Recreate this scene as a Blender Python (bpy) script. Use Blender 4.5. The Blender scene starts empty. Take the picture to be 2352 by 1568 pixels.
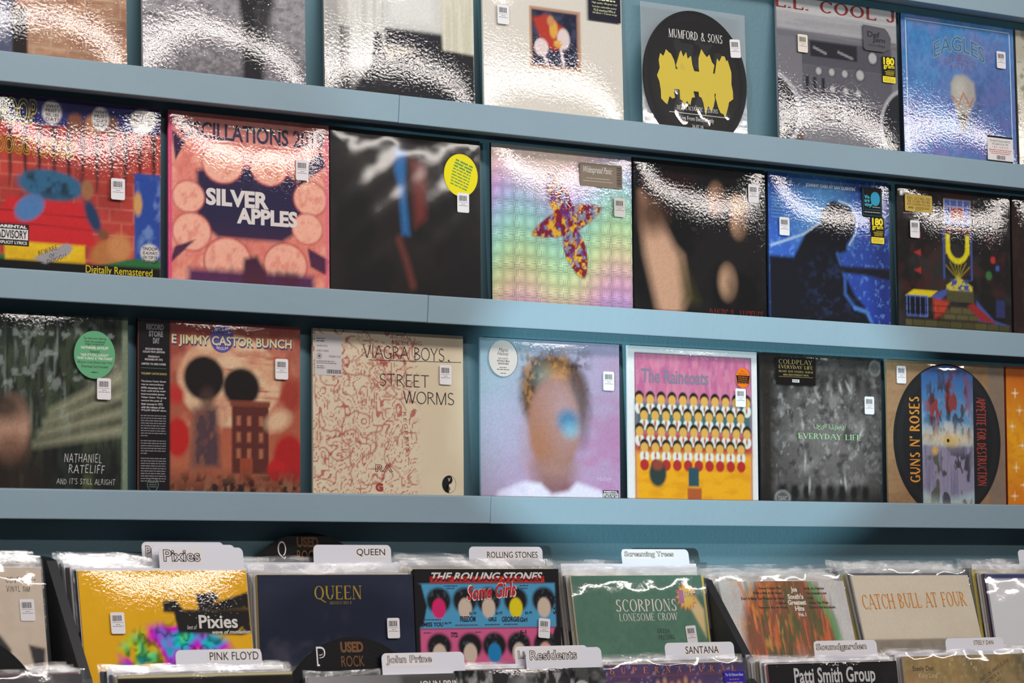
import bpy, math, random
import numpy as np
from mathutils import Vector, Matrix

# ------------------------------------------------------------------ camera, world, lights, exposure
SC = bpy.context.scene
COL = SC.collection
cam_d = bpy.data.cameras.new('camera'); cam = bpy.data.objects.new('camera', cam_d); COL.objects.link(cam)
SC.camera = cam
CAM_POS = Vector((-3.7324, -4.3782, 1.4427))
YAW, PITCH, ROLL = math.radians(38.8423), math.radians(0.4536), math.radians(2.738)
fw = Vector((math.sin(YAW)*math.cos(PITCH), math.cos(YAW)*math.cos(PITCH), math.sin(PITCH)))
rt = Vector((math.cos(YAW), -math.sin(YAW), 0)); up = rt.cross(fw)
c_, s_ = math.cos(ROLL), math.sin(ROLL)
rt2 = rt*c_ + up*s_; up2 = up*c_ - rt*s_
m = Matrix((rt2, up2, -fw)).transposed().to_4x4(); m.translation = CAM_POS
cam.matrix_world = m
cam_d.sensor_width = 36.0; cam_d.lens = 36.0*7571.6/2352.0
cam_d.clip_start = 0.1; cam_d.clip_end = 50
cam_d.dof.use_dof = True; cam_d.dof.focus_distance = 6.0; cam_d.dof.aperture_fstop = 16.0

w = bpy.data.worlds.new('room_light'); SC.world = w; w.use_nodes = True
w.node_tree.nodes['Background'].inputs[0].default_value = (0.80, 0.86, 1.0, 1)
w.node_tree.nodes['Background'].inputs[1].default_value = 0.07

def aim(o, target):
    o.rotation_euler = (Vector(target) - o.location).to_track_quat('-Z', 'Y').to_euler()
def tube_row(name, loc, target, length, width, energy, color):
    d = bpy.data.lights.new(name, 'AREA'); d.shape = 'RECTANGLE'; d.size = length; d.size_y = width; d.energy = energy; d.color = color
    o = bpy.data.objects.new(name, d); COL.objects.link(o); o.location = loc; aim(o, target)
tube_row('ceiling_tubes_far', (1.6, -3.9, 3.10), (1.6, 0, 1.6), 10.0, 0.07, 64, (1.0, 0.92, 0.86))
tube_row('ceiling_tubes_near', (-1.0, -2.4, 3.30), (-0.6, 0.1, 1.3), 5.8, 0.10, 108, (1.0, 0.95, 0.91))
def spot(name, loc, target, deg, energy, color, blend=0.12, soft=0.04):
    d = bpy.data.lights.new(name, 'SPOT'); d.energy = energy; d.color = color; d.spot_size = math.radians(deg)
    d.spot_blend = blend; d.shadow_soft_size = soft
    o = bpy.data.objects.new(name, d); COL.objects.link(o); o.location = loc; aim(o, target)
# daylight coming in low from the shop door, far to the side
spot('door_daylight_low', (-4.3, -3.35, 1.22), (0.25, 0.05, 1.40), 6.7, 1350, (0.60, 0.92, 1.0), 0.10)
spot('door_daylight_high', (-4.5, -3.5, 2.10), (0.45, 0.05, 2.05), 14.0, 340, (0.62, 0.92, 1.0), 0.2)

vs = SC.view_settings
vs.view_transform = 'Standard'; vs.look = 'None'; vs.exposure = 0.05; vs.gamma = 1.0; vs.use_curve_mapping = False
try:
    SC.cycles.transparent_max_bounces = 32
    SC.cycles.max_bounces = 8
except Exception:
    pass

# ------------------------------------------------------------------ colour and material helpers
rng = np.random.RandomState(11)
def lin(h):
    h = h.lstrip('#'); out = []
    for i in (0, 2, 4):
        c = int(h[i:i+2], 16)/255.0
        out.append(c/12.92 if c <= 0.04045 else ((c+0.055)/1.055)**2.4)
    return np.array(out)
MATS = {}
def flat(h, rough=0.5, metal=0.0, spec=0.2):
    k = (h, rough, metal)
    if k in MATS: return MATS[k]
    mt = bpy.data.materials.new('ink_' + h.lstrip('#')); mt.use_nodes = True
    b = mt.node_tree.nodes['Principled BSDF']; c = lin(h)
    b.inputs['Base Color'].default_value = (*c, 1); b.inputs['Roughness'].default_value = rough
    b.inputs['Metallic'].default_value = metal; b.inputs['Specular IOR Level'].default_value = spec
    # faint paper / plastic grain so that no surface is perfectly uniform
    nt = mt.node_tree; nz = nt.nodes.new('ShaderNodeTexNoise'); nz.inputs['Scale'].default_value = 900
    bp = nt.nodes.new('ShaderNodeBump'); bp.inputs['Strength'].default_value = 0.04; bp.inputs['Distance'].default_value = 0.0003
    nt.links.new(nz.outputs[0], bp.inputs['Height']); nt.links.new(bp.outputs[0], b.inputs['Normal'])
    MATS[k] = mt; return mt
def painted(name, h, rough, nscale, bump, vary=0.06, dist=0.002):
    mt = bpy.data.materials.new(name); mt.use_nodes = True; nt = mt.node_tree; b = nt.nodes['Principled BSDF']
    tc = nt.nodes.new('ShaderNodeTexCoord'); n1 = nt.nodes.new('ShaderNodeTexNoise'); n1.inputs['Scale'].default_value = 2.2
    n1.inputs['Detail'].default_value = 4
    rp = nt.nodes.new('ShaderNodeValToRGB'); c = lin(h)
    rp.color_ramp.elements[0].position = 0.3; rp.color_ramp.elements[1].position = 0.7
    rp.color_ramp.elements[0].color = (*(c*(1-vary)), 1); rp.color_ramp.elements[1].color = (*(c*(1+vary)), 1)
    n2 = nt.nodes.new('ShaderNodeTexNoise'); n2.inputs['Scale'].default_value = nscale; n2.inputs['Detail'].default_value = 3
    bp = nt.nodes.new('ShaderNodeBump'); bp.inputs['Strength'].default_value = bump; bp.inputs['Distance'].default_value = dist
    L = nt.links.new
    L(tc.outputs['Object'], n1.inputs['Vector']); L(tc.outputs['Object'], n2.inputs['Vector'])
    L(n1.outputs[0], rp.inputs[0]); L(rp.outputs[0], b.inputs['Base Color'])
    L(n2.outputs[0], bp.inputs['Height']); L(bp.outputs[0], b.inputs['Normal'])
    b.inputs['Roughness'].default_value = rough
    return mt
M_WALL = painted('wall_paint', '#62838f', 0.62, 140, 0.5, 0.05, 0.0015)
M_LIP = painted('board_paint', '#879daa', 0.55, 60, 0.35, 0.05, 0.0012)
M_BLACK = painted('black_laminate', '#232327', 0.5, 500, 0.2, 0.1, 0.0005)
M_FLOOR = painted('floor_concrete', '#6d6964', 0.6, 30, 0.3, 0.12)

def print_mat(name, rough=0.5, metal=0.0):
    mt = bpy.data.materials.new(name); mt.use_nodes = True; nt = mt.node_tree; b = nt.nodes['Principled BSDF']
    a = nt.nodes.new('ShaderNodeAttribute'); a.attribute_name = 'ink'
    nt.links.new(a.outputs['Color'], b.inputs['Base Color'])
    b.inputs['Roughness'].default_value = rough; b.inputs['Metallic'].default_value = metal
    b.inputs['Specular IOR Level'].default_value = 0.12
    return mt
M_PRINT = print_mat('cover_print')
M_FOIL = print_mat('foil_print', 0.38, 0.55)

def film_mat(name, rough, f0, haze, bscale, bstr, tint=(1.0, 1.0, 1.0), dist=0.001):
    mt = bpy.data.materials.new(name); mt.use_nodes = True; nt = mt.node_tree; nt.nodes.clear()
    N = nt.nodes.new; L = nt.links.new
    out = N('ShaderNodeOutputMaterial'); tr = N('ShaderNodeBsdfTransparent'); gl = N('ShaderNodeBsdfGlossy')
    tr.inputs[0].default_value = (*tint, 1)
    gl.inputs['Roughness'].default_value = rough; gl.inputs['Color'].default_value = (1, 1, 1, 1)
    # thin-film reflectance (both faces of the sheet), the same from either side: f0 + (1-f0)(1-cos)^5
    ge = N('ShaderNodeNewGeometry'); dt = N('ShaderNodeVectorMath'); dt.operation = 'DOT_PRODUCT'
    L(ge.outputs['Normal'], dt.inputs[0]); L(ge.outputs['Incoming'], dt.inputs[1])
    def mth(op, a, b=None):
        q = N('ShaderNodeMath'); q.operation = op
        for i, x in enumerate((a, b)):
            if x is None: continue
            if isinstance(x, (int, float)): q.inputs[i].default_value = x
            else: L(x, q.inputs[i])
        return q.outputs[0]
    fr = mth('ADD', mth('MULTIPLY', mth('POWER', mth('SUBTRACT', 1.0, mth('ABSOLUTE', dt.outputs['Value'])), 5.0), 1.0-f0), f0)
    mx = N('ShaderNodeMixShader')
    nz = N('ShaderNodeTexNoise'); nz.inputs['Scale'].default_value = bscale; nz.inputs['Detail'].default_value = 3
    tc = N('ShaderNodeTexCoord'); bp = N('ShaderNodeBump'); bp.inputs['Strength'].default_value = bstr; bp.inputs['Distance'].default_value = dist
    L(tc.outputs['Object'], nz.inputs['Vector']); L(nz.outputs[0], bp.inputs['Height']); L(bp.outputs[0], gl.inputs['Normal'])
    L(fr, mx.inputs[0]); L(tr.outputs[0], mx.inputs[1]); L(gl.outputs[0], mx.inputs[2])
    if haze > 0:
        df = N('ShaderNodeBsdfDiffuse'); df.inputs[0].default_value = (0.9, 0.9, 0.92, 1)
        m2 = N('ShaderNodeMixShader'); m2.inputs[0].default_value = haze
        L(mx.outputs[0], m2.inputs[1]); L(df.outputs[0], m2.inputs[2]); L(m2.outputs[0], out.inputs[0])
    else:
        L(mx.outputs[0], out.inputs[0])
    return mt
M_SHRINK = film_mat('shrink_film', 0.026, 0.075, 0.0, 220, 0.14)
M_PVC = film_mat('vinyl_pocket_film', 0.05, 0.07, 0.012, 40, 0.12)
M_BAG = film_mat('poly_bag_film', 0.16, 0.06, 0.035, 70, 0.30, dist=0.003)
M_BAGF = film_mat('clear_bag_film', 0.06, 0.065, 0.02, 40, 0.08, dist=0.003)

# ------------------------------------------------------------------ mesh helpers
def link(name, me, parent=None, mat=None, loc=None):
    o = bpy.data.objects.new(name, me); COL.objects.link(o)
    if mat is not None and len(me.materials) == 0: me.materials.append(mat)
    if parent is not None: o.parent = parent
    if loc is not None: o.location = loc
    return o
def mesh(name, vs_, fs, smooth=False):
    me = bpy.data.meshes.new(name); me.from_pydata([tuple(v) for v in vs_], [], [tuple(f) for f in fs]); me.update()
    if smooth: me.polygons.foreach_set('use_smooth', [True]*len(me.polygons))
    return me
def box_me(name, x0, x1, y0, y1, z0, z1, bev=0.0):
    b = bev
    if b <= 0:
        v = [(x, y, z) for x in (x0, x1) for y in (y0, y1) for z in (z0, z1)]
        f = [(0, 1, 3, 2), (4, 6, 7, 5), (0, 4, 5, 1), (2, 3, 7, 6), (0, 2, 6, 4), (1, 5, 7, 3)]
        return mesh(name, v, f)
    import bmesh
    bm = bmesh.new(); bmesh.ops.create_cube(bm, size=1)
    bmesh.ops.scale(bm, vec=(x1-x0, y1-y0, z1-z0), verts=bm.verts)
    bmesh.ops.translate(bm, vec=((x0+x1)/2, (y0+y1)/2, (z0+z1)/2), verts=bm.verts)
    bmesh.ops.bevel(bm, geom=list(bm.edges), offset=b, segments=2, affect='EDGES', profile=0.5)
    me = bpy.data.meshes.new(name); bm.to_mesh(me); bm.free(); return me
def prism_me(name, pts, y0, y1):
    """pts: outline in x,z (counter-clockwise seen from -y); front at y0, back at y1"""
    n = len(pts); v = [(x, y0, z) for x, z in pts] + [(x, y1, z) for x, z in pts]
    f = [tuple(range(n)), tuple(range(2*n-1, n-1, -1))] + [(i, n+i, n+(i+1) % n, (i+1) % n) for i in range(n)]
    return mesh(name, v, f)
def rrect(x0, z0, x1, z1, r, seg=5):
    p = []
    for cx, cz, a in ((x1-r, z0+r, -90), (x1-r, z1-r, 0), (x0+r, z1-r, 90), (x0+r, z0+r, 180)):
        for i in range(seg+1):
            t = math.radians(a + 90*i/seg); p.append((cx+r*math.cos(t), cz+r*math.sin(t)))
    return p
def circ(cx, cz, r, n=40, rz=None):
    rz = rz or r
    return [(cx+r*math.cos(2*math.pi*i/n), cz+rz*math.sin(2*math.pi*i/n)) for i in range(n)]
def tag(o, label=None, cat=None, group=None, kind=None):
    if label: o['label'] = label
    if cat: o['category'] = cat
    if group: o['group'] = group
    if kind: o['kind'] = kind
    return o
def empty(name, loc, lean=0.0, rz=0.0):
    o = bpy.data.objects.new(name, None); COL.objects.link(o); o.location = loc; o.empty_display_size = 0.05
    o.rotation_euler = (-math.radians(lean), 0, math.radians(rz)); return o

# ------------------------------------------------------------------ lettering: built-in font and a drawn stroke alphabet
_tc = {}
def text_geo(body, style='fill'):
    k = (body, style)
    if k in _tc: return _tc[k]
    cu = bpy.data.curves.new('lettering', 'FONT'); cu.body = body; cu.size = 1; cu.resolution_u = 3
    if style == 'bold': cu.offset = 0.022
    if style == 'black': cu.offset = 0.045
    if style == 'italic': cu.shear = 0.35
    if style == 'bolditalic': cu.shear = 0.35; cu.offset = 0.03
    if style == 'outline': cu.fill_mode = 'NONE'; cu.bevel_depth = 0.022; cu.bevel_resolution = 0; cu.resolution_u = 4; cu.offset = 0.02
    o = bpy.data.objects.new('lettering', cu); COL.objects.link(o)
    dg = bpy.context.evaluated_depsgraph_get(); me = o.evaluated_get(dg).to_mesh()
    v = np.zeros(len(me.vertices)*3, dtype=np.float32); me.vertices.foreach_get('co', v); v = v.reshape(-1, 3)[:, :2].copy()
    f = [tuple(p.vertices) for p in me.polygons]
    o.evaluated_get(dg).to_mesh_clear(); bpy.data.objects.remove(o); bpy.data.curves.remove(cu)
    _tc[k] = (v, f); return _tc[k]
def G(w_, *st): return (w_, st)
GL = {
 'A': G(.8, ('d', 0, 0, .4, 1, 0), ('d', .8, 0, .4, 1, 1), ('h', .15, .65, .35), ('f', 0, 0), ('f', .8, 0)),
 'B': G(.66, ('v', .1, 0, 1, 1), ('a', .1, .76, .42, .24, -90, 90), ('a', .1, .27, .52, .27, -90, 90)),
 'C': G(.75, ('a', .42, .5, .4, .5, 45, 315), ('s', .7, .72, .95)),
 'D': G(.78, ('v', .1, 0, 1, 1), ('a', .1, .5, .62, .5, -90, 90)),
 'E': G(.62, ('v', .1, 0, 1, 1), ('h', .1, .58, .02), ('h', .1, .48, .5), ('h', .1, .56, .98), ('s', .57, 0, .18), ('s', .55, .82, 1)),
 'F': G(.58, ('v', .1, 0, 1, 1), ('h', .1, .46, .5), ('h', .1, .55, .98), ('s', .54, .82, 1), ('f', .1, 0)),
 'G': G(.8, ('a', .42, .5, .4, .5, 45, 325), ('v', .7, .05, .42, 1), ('h', .52, .8, .42), ('s', .7, .72, .95)),
 'H': G(.8, ('v', .1, 0, 1, 1), ('v', .7, 0, 1, 1), ('h', .1, .7, .5), ('f', .1, 0), ('f', .1, 1), ('f', .7, 0), ('f', .7, 1)),
 'I': G(.26, ('v', .13, 0, 1, 1), ('f', .13, 0), ('f', .13, 1)),
 'J': G(.5, ('v', .38, .25, 1, 1), ('a', .21, .25, .245, .25, 180, 360), ('f', .38, 1)), '!': G(.3, ('v', .13, .3, 1, 1), ('v', .13, 0, .14, 1)),
 'K': G(.72, ('v', .1, 0, 1, 1), ('d', .12, .4, .62, 1, 0), ('d', .68, 0, .28, .6, 1), ('f', .1, 0), ('f', .1, 1)),
 'L': G(.6, ('v', .1, 0, 1, 1), ('h', .1, .58, .02), ('s', .57, 0, .2), ('f', .1, 1)),
 'M': G(.95, ('v', .08, 0, 1, 0), ('d', .46, 0, .1, 1, 1), ('d', .46, 0, .84, 1, 0), ('v', .85, 0, 1, 1), ('f', .08, 0), ('f', .85, 0)),
 'N': G(.82, ('v', .1, 0, 1, 0), ('d', .7, 0, .12, 1, 1), ('v', .7, 0, 1, 0), ('f', .1, 0), ('f', .7, 1)),
 'O': G(.85, ('a', .42, .5, .42, .5, 0, 360)),
 'P': G(.62, ('v', .1, 0, 1, 1), ('a', .1, .73, .48, .27, -90, 90), ('f', .1, 0)),
 'Q': G(.85, ('a', .42, .5, .42, .5, 0, 360), ('d', .98, -.22, .4, .1, 1)),
 'R': G(.72, ('v', .1, 0, 1, 1), ('a', .1, .74, .46, .26, -90, 90), ('d', .7, 0, .3, .5, 1), ('f', .1, 0)),
 'S': G(.6, ('a', .31, .745, .25, .255, 35, 270), ('a', .3, .255, .28, .255, -155, 90), ('s', .52, .78, .98), ('s', .03, .02, .22)),
 'T': G(.72, ('v', .36, 0, 1, 1), ('h', .02, .7, .98), ('s', .04, .8, 1), ('s', .68, .8, 1), ('f', .36, 0)),
 'U': G(.8, ('v', .12, .32, 1, 1), ('a', .4, .34, .29, .34, 180, 360), ('v', .68, .32, 1, 0), ('f', .12, 1), ('f', .68, 1)),
 'V': G(.78, ('d', .4, 0, .05, 1, 1), ('d', .4, 0, .74, 1, 0), ('f', .05, 1), ('f', .74, 1)),
 'W': G(1.1, ('d', .3, 0, .03, 1, 1), ('d', .3, 0, .55, 1, 0), ('d', .8, 0, .55, 1, 1), ('d', .8, 0, 1.06, 1, 0), ('f', .03, 1), ('f', 1.06, 1)),
 'X': G(.75, ('d', .72, 0, .05, 1, 1), ('d', .05, 0, .7, 1, 0)),
 'Y': G(.75, ('d', .37, .45, .04, 1, 1), ('d', .37, .45, .7, 1, 0), ('v', .37, 0, .48, 1), ('f', .37, 0), ('f', .04, 1), ('f', .7, 1)),
 'Z': G(.65, ('h', .05, .6, .98), ('h', .05, .62, .02), ('d', .05, 0, .6, 1, 1)),
 '&': G(.85, ('a', .36, .75, .2, .25, 0, 360), ('a', .34, .26, .32, .27, 60, 330), ('d', .85, 0, .2, .72, 1)),
 '+': G(.5, ('h', .05, .45, .5), ('v', .25, .3, .7, 0)), '-': G(.4, ('h', .05, .35, .45)), '.': G(.2, ('v', .1, 0, .1, 1)),
 "'": G(.2, ('v', .1, .75, 1, 1)), '6': G(.6, ('a', .3, .3, .26, .3, 0, 360), ('d', .1, .4, .45, 1, 0)), ' ': G(.42),
}
def stroke_geo(body, T=.15, t=.05, serif=True, gap=.12, jit=0.0, slant=0.0, seed=1):
    r = random.Random(seed); V = []; F = []; x = 0.0
    def quad(p):
        i = len(V); V.extend(p); F.append((i, i+1, i+2, i+3))
    for ch in body:
        w_, st = GL.get(ch, GL[' ']); oy = r.uniform(-jit, jit); os_ = 1+r.uniform(-jit, jit)
        i0 = len(V)
        for s in st:
            if s[0] == 'v':
                _, a, y0, y1, th = s; hw = (T if th else t)/2; quad([(x+a-hw, y0), (x+a+hw, y0), (x+a+hw, y1), (x+a-hw, y1)])
            elif s[0] == 'h':
                _, a, b, y = s; quad([(x+a, y-t/2), (x+b, y-t/2), (x+b, y+t/2), (x+a, y+t/2)])
            elif s[0] == 'd':
                _, a, y0, b, y1, th = s; hw = (T if th else t*1.1)/2*1.05
                quad([(x+a-hw, y0), (x+a+hw, y0), (x+b+hw, y1), (x+b-hw, y1)])
            elif s[0] == 'a':
                _, cx, cy, rx, ry, a0, a1 = s; n = max(6, int(abs(a1-a0)/12)); prev = None
                for k in range(n+1):
                    q = math.radians(a0+(a1-a0)*k/n); c, s2 = math.cos(q), math.sin(q)
                    o_ = (x+cx+rx*c, cy+ry*s2); n_ = (x+cx+(rx-T)*c, cy+(ry-t)*s2)
                    if prev: quad([prev[0], o_, n_, prev[1]])
                    prev = (o_, n_)
            elif s[0] == 's' and serif:
                _, a, y0, y1 = s; quad([(x+a-t/2, y0), (x+a+t/2, y0), (x+a+t/2, y1), (x+a-t/2, y1)])
            elif s[0] == 'f' and serif:
                _, a, y = s; y_ = y if y < .5 else y-t; quad([(x+a-.13, y_), (x+a+.13, y_), (x+a+.13, y_+t), (x+a-.13, y_+t)])
        for k in range(i0, len(V)):
            V[k] = (V[k][0]+slant*V[k][1], V[k][1]*os_+oy)
        x += w_+gap
    return np.array(V, dtype=float), F

# ------------------------------------------------------------------ a small painting surface: one colour per vertex of a grid
def sstep(d, s): return np.clip(0.5-d/(2*s), 0, 1)
class Art:
    def __init__(self, base, n=112, seed=0):
        self.n = n; g = np.linspace(0, 1, n+1); self.U, self.V = np.meshgrid(g, g)
        self.C = np.ones((n+1, n+1, 3))*lin(base); self.seed = seed
    def put(self, mk, h, a=1.0):
        c = lin(h) if isinstance(h, str) else h
        mk = (mk*a)[..., None]; self.C = self.C*(1-mk)+c*mk; return self
    def rect(self, u0, v0, u1, v1, h, a=1.0, s=.005):
        d = np.maximum(np.maximum(u0-self.U, self.U-u1), np.maximum(v0-self.V, self.V-v1)); return self.put(sstep(d, s), h, a)
    def ell(self, u, v, ru, rv, h, a=1.0, s=.006, rot=0.0):
        c, q = math.cos(math.radians(rot)), math.sin(math.radians(rot)); x, y = self.U-u, self.V-v
        X, Y = (c*x+q*y)/ru, (-q*x+c*y)/rv; d = (np.sqrt(X*X+Y*Y+1e-9)-1)*min(ru, rv); return self.put(sstep(d, s), h, a)
    def ring(self, u, v, r, wd, h, a=1.0, s=.005):
        d = np.abs(np.hypot(self.U-u, self.V-v)-r)-wd/2; return self.put(sstep(d, s), h, a)
    def poly(self, pts, h, a=1.0, s=.005):
        U, V = self.U, self.V; ins = np.zeros(U.shape, bool); dm = np.full(U.shape, 9.0)
        for (x0, y0), (x1, y1) in zip(pts, pts[1:]+pts[:1]):
            cr = ((y0 > V) != (y1 > V)) & (U < (x1-x0)*(V-y0)/((y1-y0) if abs(y1-y0) > 1e-9 else 1e-9)+x0); ins ^= cr
            L2 = (x1-x0)**2+(y1-y0)**2+1e-12; t = np.clip(((U-x0)*(x1-x0)+(V-y0)*(y1-y0))/L2, 0, 1)
            dm = np.minimum(dm, np.hypot(U-x0-t*(x1-x0), V-y0-t*(y1-y0)))
        return self.put(sstep(np.where(ins, -dm, dm), s), h, a)
    def line(self, pts, wd, h, a=1.0, s=.004):
        U, V = self.U, self.V; dm = np.full(U.shape, 9.0)
        for (x0, y0), (x1, y1) in zip(pts[:-1], pts[1:]):
            L2 = (x1-x0)**2+(y1-y0)**2+1e-12; t = np.clip(((U-x0)*(x1-x0)+(V-y0)*(y1-y0))/L2, 0, 1)
            dm = np.minimum(dm, np.hypot(U-x0-t*(x1-x0), V-y0-t*(y1-y0)))
        return self.put(sstep(dm-wd/2, s), h, a)
    def grad(self, p0, h0, p1, h1, a=1.0):
        (x0, y0), (x1, y1) = p0, p1; L2 = (x1-x0)**2+(y1-y0)**2
        t = np.clip(((self.U-x0)*(x1-x0)+(self.V-y0)*(y1-y0))/L2, 0, 1)[..., None]
        c = lin(h0)*(1-t)+lin(h1)*t; self.C = self.C*(1-a)+c*a; return self
    def nz(self, su, sv, seed, oct_=3):
        tot = np.zeros(self.U.shape); amp = 1.0; nrm = 0
        for o in range(oct_):
            r = np.random.RandomState(seed*7+o+1); gx, gy = int(su)+3, int(sv)+3; g = r.rand(gy, gx)
            x, y = self.U*su, self.V*sv; i, j = x.astype(int), y.astype(int); fx, fy = x-i, y-j
            fx = fx*fx*(3-2*fx); fy = fy*fy*(3-2*fy)
            tot += amp*((g[j, i]*(1-fx)+g[j, i+1]*fx)*(1-fy)+(g[j+1, i]*(1-fx)+g[j+1, i+1]*fx)*fy); nrm += amp
            amp *= .55; su = min(su*2, 100); sv = min(sv*2, 100)
        return tot/nrm
    def noise(self, su, sv, seed, h, a=1.0, lo=.45, hi=.65, box=None):
        mk = np.clip((self.nz(su, sv, seed)-lo)/(hi-lo), 0, 1)
        if box:
            u0, v0, u1, v1, sf = box; d = np.maximum(np.maximum(u0-self.U, self.U-u1), np.maximum(v0-self.V, self.V-v1)); mk = mk*sstep(d, sf)
        return self.put(mk, h, a)
    def grain(self, a, seed=5):
        r = np.random.RandomState(seed); self.C = np.clip(self.C*(1+a*(r.rand(*self.U.shape)-.5)[..., None]*2), 0, 1); return self
    def bricks(self, u0, v0, u1, v1, rows, bw, mortar, a=.8, wd=.006):
        inb = (self.U >= u0) & (self.U <= u1) & (self.V >= v0) & (self.V <= v1); rh = (v1-v0)/rows
        row = np.floor((self.V-v0)/rh); dv = np.abs(((self.V-v0)/rh) % 1-.5); x = (self.U-u0)/bw+.5*(row % 2); du = np.abs(x % 1-.5)
        mk = np.maximum(sstep((.5-dv)*rh-wd/2, .004), sstep((.5-du)*bw-wd/2, .004))*inb; self.put(mk, mortar, a)
        r = np.random.RandomState(3).rand(64, 64); tone = r[(row.astype(int)) % 64, (np.floor(x).astype(int)) % 64]
        self.C = np.where(inb[..., None], self.C*(0.82+.36*tone)[..., None], self.C); return self
    def build(self, name, w_, h_, y):
        n = self.n; V = np.zeros(((n+1)**2, 3)); V[:, 0] = self.U.ravel()*w_; V[:, 1] = y; V[:, 2] = self.V.ravel()*h_
        idx = np.arange((n+1)**2).reshape(n+1, n+1)
        q = np.stack([idx[:-1, :-1], idx[:-1, 1:], idx[1:, 1:], idx[1:, :-1]], -1).reshape(-1, 4)
        me = bpy.data.meshes.new(name); me.vertices.add(len(V)); me.vertices.foreach_set('co', V.ravel())
        me.loops.add(q.size); me.loops.foreach_set('vertex_index', q.ravel()); me.polygons.add(len(q))
        me.polygons.foreach_set('loop_start', np.arange(0, q.size, 4)); me.update(calc_edges=True)
        at = me.color_attributes.new('ink', 'FLOAT_COLOR', 'POINT'); c = np.ones((len(V), 4)); c[:, :3] = np.clip(self.C.reshape(-1, 3), 0, .92)
        at.data.foreach_set('color', c.ravel()); return me

def waves(x, z, seed, wl, amp, k=10):
    r = np.random.RandomState(seed); o = np.zeros_like(x)
    for _ in range(k):
        l = wl*r.uniform(.6, 1.8); a = r.uniform(0, 2*math.pi); o += np.sin(2*math.pi*(x*math.cos(a)+z*math.sin(a))/l+r.uniform(0, 6.28))*l
    return o/np.abs(o).max()*amp
# ------------------------------------------------------------------ lettering placed on a flat face (metres, local x / z)
def fit(geo, x0, z0, x1, z1, rot=0.0, arc=0.0, skew=0.0):
    v, f = geo
    mn, mx = v.min(0), v.max(0); s = (v-mn)/np.maximum(mx-mn, 1e-6)
    X = (s[:, 0]-.5)*(x1-x0); Z = (s[:, 1]-.5)*(z1-z0)
    if arc: Z = Z - arc*(s[:, 0]-.5)**2*4*(x1-x0)
    Z = Z + skew*X
    if rot:
        c, q = math.cos(math.radians(rot)), math.sin(math.radians(rot)); X, Z = c*X-q*Z, q*X+c*Z
    return np.stack([X+(x0+x1)/2, Z+(z0+z1)/2], -1), f
def merge(gs):
    V = []; F = []; n = 0
    for v, f in gs:
        V.append(v); F += [tuple(i+n for i in q) for q in f]; n += len(v)
    return np.concatenate(V), F
def ink(name, geo, y, h, parent, rough=0.5, metal=0.0):
    v, f = geo
    me = mesh(name, [(a, y, b) for a, b in v], f); return link(name, me, parent, flat(h, rough, metal))
def bar(x0, z0, x1, z1): return np.array([(x0, z0), (x1, z0), (x1, z1), (x0, z1)], float), [(0, 1, 2, 3)]
def ngon(pts): return np.array(pts, float), [tuple(range(len(pts)))]
def greek(x0, x1, z, h, seed, fill=1.0):
    r = random.Random(seed); gs = []; x = x0; end = x0+(x1-x0)*fill
    while x < end-.0006:
        l = min(r.uniform(2.0, 6.5)*h*.62, end-x); gs.append(bar(x, z-h*.32, x+l, z+h*.32)); x += l+h*.5
    return merge(gs)
def barcode(x0, z0, x1, z1, seed=4):
    r = random.Random(seed); gs = []; x = x0; u = (x1-x0)/42
    while x < x1-u:
        l = u*r.choice((1, 1, 2, 3)); gs.append(bar(x, z0, min(x+l, x1), z1)); x += l+u*r.choice((1, 1, 2))
    return merge(gs)
def brk(geo, x0, z0, x1, z1): return fit(geo, x0, z0, x1, z1)

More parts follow.
